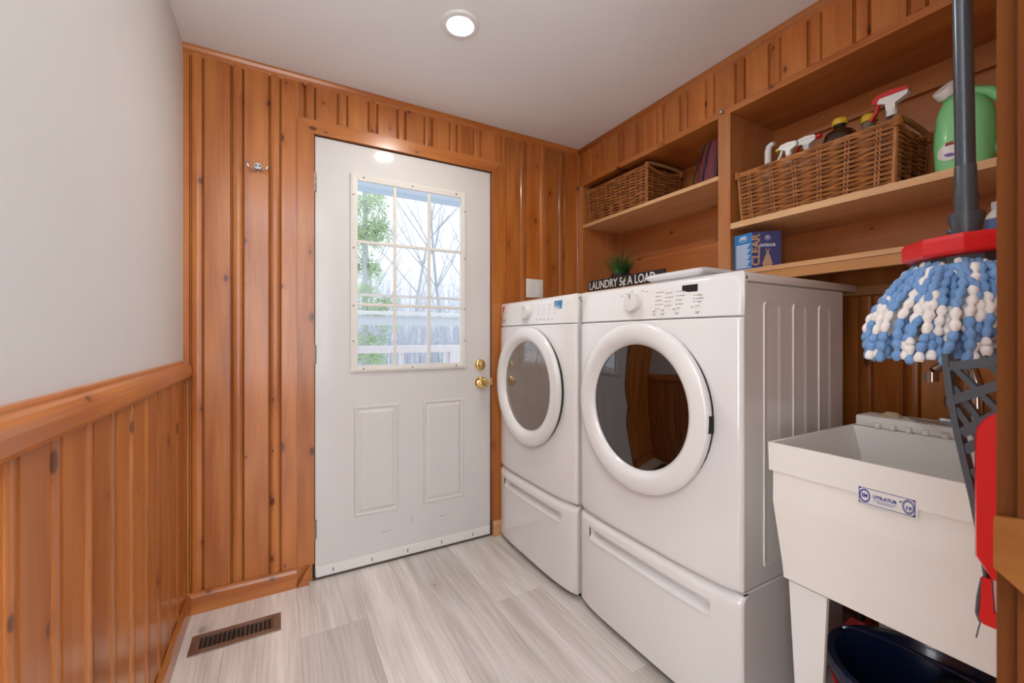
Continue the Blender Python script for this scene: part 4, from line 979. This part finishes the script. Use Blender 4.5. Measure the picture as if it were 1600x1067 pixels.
# ------------------------------------------------------------------ outside the door
gm = pbr('snowy ground', (.80,.79,.78), .9, noise=.25, nscale=1.2)
struct('ground', MB().box(-30, 50, 2.6, 70, -1.0, -.9), gm)
deck = pbr('weathered deck', (.60,.58,.56), .8, noise=.1, nscale=12)
dk = struct('deck', MB().box(-3, 6, 2.30, 4.22, -.19, -.15), deck)
for i in range(13): obj('deck_board', MB().box(-3, 6, 2.31+i*.146, 2.31+i*.146+.138, -.15, -.125), deck, dk)
for i in range(6): obj('joist_post', MB().box(-2.9+i*1.7, -2.8+i*1.7, 4.0, 4.1, -.9, -.191), deck, dk)
wp = pbr('white painted rail', (.90,.90,.92), .5)
t = thing('deck_railing', 'white wooden railing along the deck outside the door', 'railing', (1.5, 4.15, -.12))
obj('top_rail', MB().box(-3, 6, 4.10, 4.20, .965, 1.035), wp, t)
obj('bottom_rail', MB().box(-3, 6, 4.13, 4.17, .05, .11), wp, t)
for x in (-1.9, .02, 1.60, 3.5): obj('post', MB().box(x-.05, x+.05, 4.101, 4.199, -.1245, .9645), wp, t)
bal = MB().box(-.018, .018, -.018, .018, 0, .853).mesh('baluster', wp)
x = -1.7
while x < 4.5:
    if min(abs(x-k_) for k_ in (-1.9, .02, 1.60, 3.5)) > .08: inst('baluster', bal, t, (x, 4.15, .111))
    x += .46
t = thing('porch_beam', 'blue painted beam of the porch roof above the window view', 'beam', (1, 3.1, 2.13))
obj('beam', MB().box(-3, 6, 3.0, 3.12, 2.146, 2.60), pbr('blue paint', (.62,.80,.97), .6), t)
for x in (-2.4, 5.4): obj('post', MB().box(x-.06, x+.06, 3.0, 3.12, -.1245, 2.1455), wp, t)
t = thing('carport', 'long grey roofed carport seen beyond the railing', 'carport', (5, 11, -.9))
gy = pbr('grey fascia', (.60,.64,.67), .6); 
obj('fascia', MB().box(-4, 14, 10.0, 10.15, 1.40, 1.60).box(-4, 14, 9.99, 9.999, 1.395, 1.425), gy, t)
obj('roof', MB().prism([(9.9,1.625),(11.2,1.72),(11.2,1.79),(9.9,1.70)], lambda y, z, x: (x, y, z), -4.2, 14.2), pbr('pale roof', (.70,.70,.69), .7), t)
for x in (-3.8, -.2, 9.2, 13.8): obj('post', MB().box(x-.06, x+.06, 10.02, 10.13, -.9, 1.3795), gy, t)
def tree(label, x, y, h, r0, seed, lean=(0,0), mat=None, depth=4, name='bare_tree', spread=.55):
    rn = random.Random(seed); t = thing(name, label, 'tree', (x, y, -.9), None)
    tr = MB(); br = MB()
    def grow(p, d, ln, r, lev):
        m = tr if lev == 0 else br
        pts = [p]; n = 7 if lev == 0 else 3; q_ = p.copy(); dd = d.copy()
        for i in range(n):
            dd = (dd+Vector((rn.uniform(-.12,.12), rn.uniform(-.12,.12), .03))*(.7 if lev == 0 else 1.3)).normalized(); q_ = q_+dd*(ln/n); pts.append(q_.copy())
        m.tube(pts, [r*(1-.65*i/n) for i in range(n+1)], 6 if lev == 0 else 4, True, False, False)
        if lev >= depth: return
        kids = 11 if lev == 0 else (4 if lev == 1 else 3)
        for k_ in range(kids):
            u = rn.uniform(.22, 1) if lev == 0 else rn.uniform(.3, 1); b = pts[min(n, int(u*n))]
            a = rn.random()*2*PI; side = Vector((math.cos(a), math.sin(a), rn.uniform(.2,.9)))
            nd = (dd*(1-spread)+side*spread).normalized()
            grow(b, nd, ln*rn.uniform(.32,.5)*(1 if lev else 1), r*.42*(1-.4*u), lev+1)
    grow(Vector((x, y, -.9)), Vector((lean[0], lean[1], 1)).normalized(), h, r0, 0)
    o = obj('trunk', tr, mat, t); obj('branches', br, mat, t)
    return t
bark = pbr('grey bark', (.46,.50,.55), .9, noise=.2, nscale=6); bark2 = pbr('brown grey bark', (.52,.54,.57), .9, noise=.2, nscale=6)
tree('straight bare trunk seen through the right column of door panes', 11.35, 14.6, 10, .16, 11, (.02,0), bark, 3)
tree('bare tree with a curving trunk behind the carport, centre of the window', 8.4, 18.2, 9, .14, 5, (.10,.02), bark2, 3)
tree('slim bare tree in the middle column of panes', 5.6, 15.2, 9, .08, 21, (-.04,0), bark, 3)
tree('thin bare tree left of centre in the door window', 6.0, 21.5, 10, .10, 33, (.03,0), bark2, 3)
tree('far bare tree at the right edge of the window view', 15.0, 20.5, 11, .12, 44, (.0,0), bark, 3)
tree('distant bare tree seen between the slim tree and the straight trunk', 11.0, 23.5, 11, .12, 57, (-.05,0), bark2, 3)
tree('distant bare tree low on the left of the view', 3.9, 22.5, 9, .10, 63, (.05,0), bark2, 3)
def evergreen(label, x, y, seed):
    rn = random.Random(seed); t = thing('evergreen_tree', label, 'tree', (x, y, -.9))
    obj('trunk', MB().tube([(x,y,-.9),(x,y,7.5)], [.13,.03], 7), bark2, t)
    m = MB(); blobs = []
    for k in range(46):
        z = rn.uniform(.4, 7.2); a = rn.random()*2*PI; rr = rn.uniform(.1,.75); blobs.append((Vector((x+rr*math.cos(a), y+rr*math.sin(a), z)), rn.uniform(.22,.42)))
    for c0, br_ in blobs:
        for i in range(150):
            v = Vector((rn.gauss(0,1), rn.gauss(0,1), rn.gauss(0,.6))).normalized()*br_*rn.random()**.4; c_ = c0+v
            d_ = (v.normalized()+Vector((rn.uniform(-.6,.6), rn.uniform(-.6,.6), rn.uniform(-.6,.3)))).normalized()
            s_ = d_.cross(Vector((rn.uniform(-1,1), rn.uniform(-1,1), 1))).normalized()*.022; m.add([c_-s_, c_+s_, c_+d_*rn.uniform(.10,.2)], [(0,1,2)])
    f = obj('needles', m, pbr('pale green needles', (.52,.66,.42), .8, noise=.25, nscale=3), t); f['kind'] = 'stuff'
evergreen('leafy green evergreen filling the left panes of the door window', 2.30, 13.4, 9)
# leafless thicket of the wood edge behind the trees
rn = random.Random(77); m = MB()
for i in range(1700):
    x = rn.uniform(2, 17); y = rn.uniform(24, 30); h = rn.uniform(1.5, 7.5); p0 = Vector((x, y, -.89)); d0 = Vector((rn.uniform(-.18,.18), 0, 1))
    m.tube([p0, p0+d0*h*.5, p0+d0*h+Vector((rn.uniform(-.3,.3),0,0))], [.016,.011,.004], 3, False, False, False)
    for k in range(5):
        b = p0+d0*h*rn.uniform(.25,.95); m.tube([b, b+Vector((rn.uniform(-.7,.7), 0, rn.uniform(.2,.9)))], [.008,.003], 3, False, False, False)
th = obj('thicket', m, pbr('pale twigs', (.68,.71,.77), .9, noise=.2, nscale=.7), None, (9, 27, -.89)); tag(th, 'pale leafless thicket at the wood edge behind the carport', 'thicket', None, 'stuff')
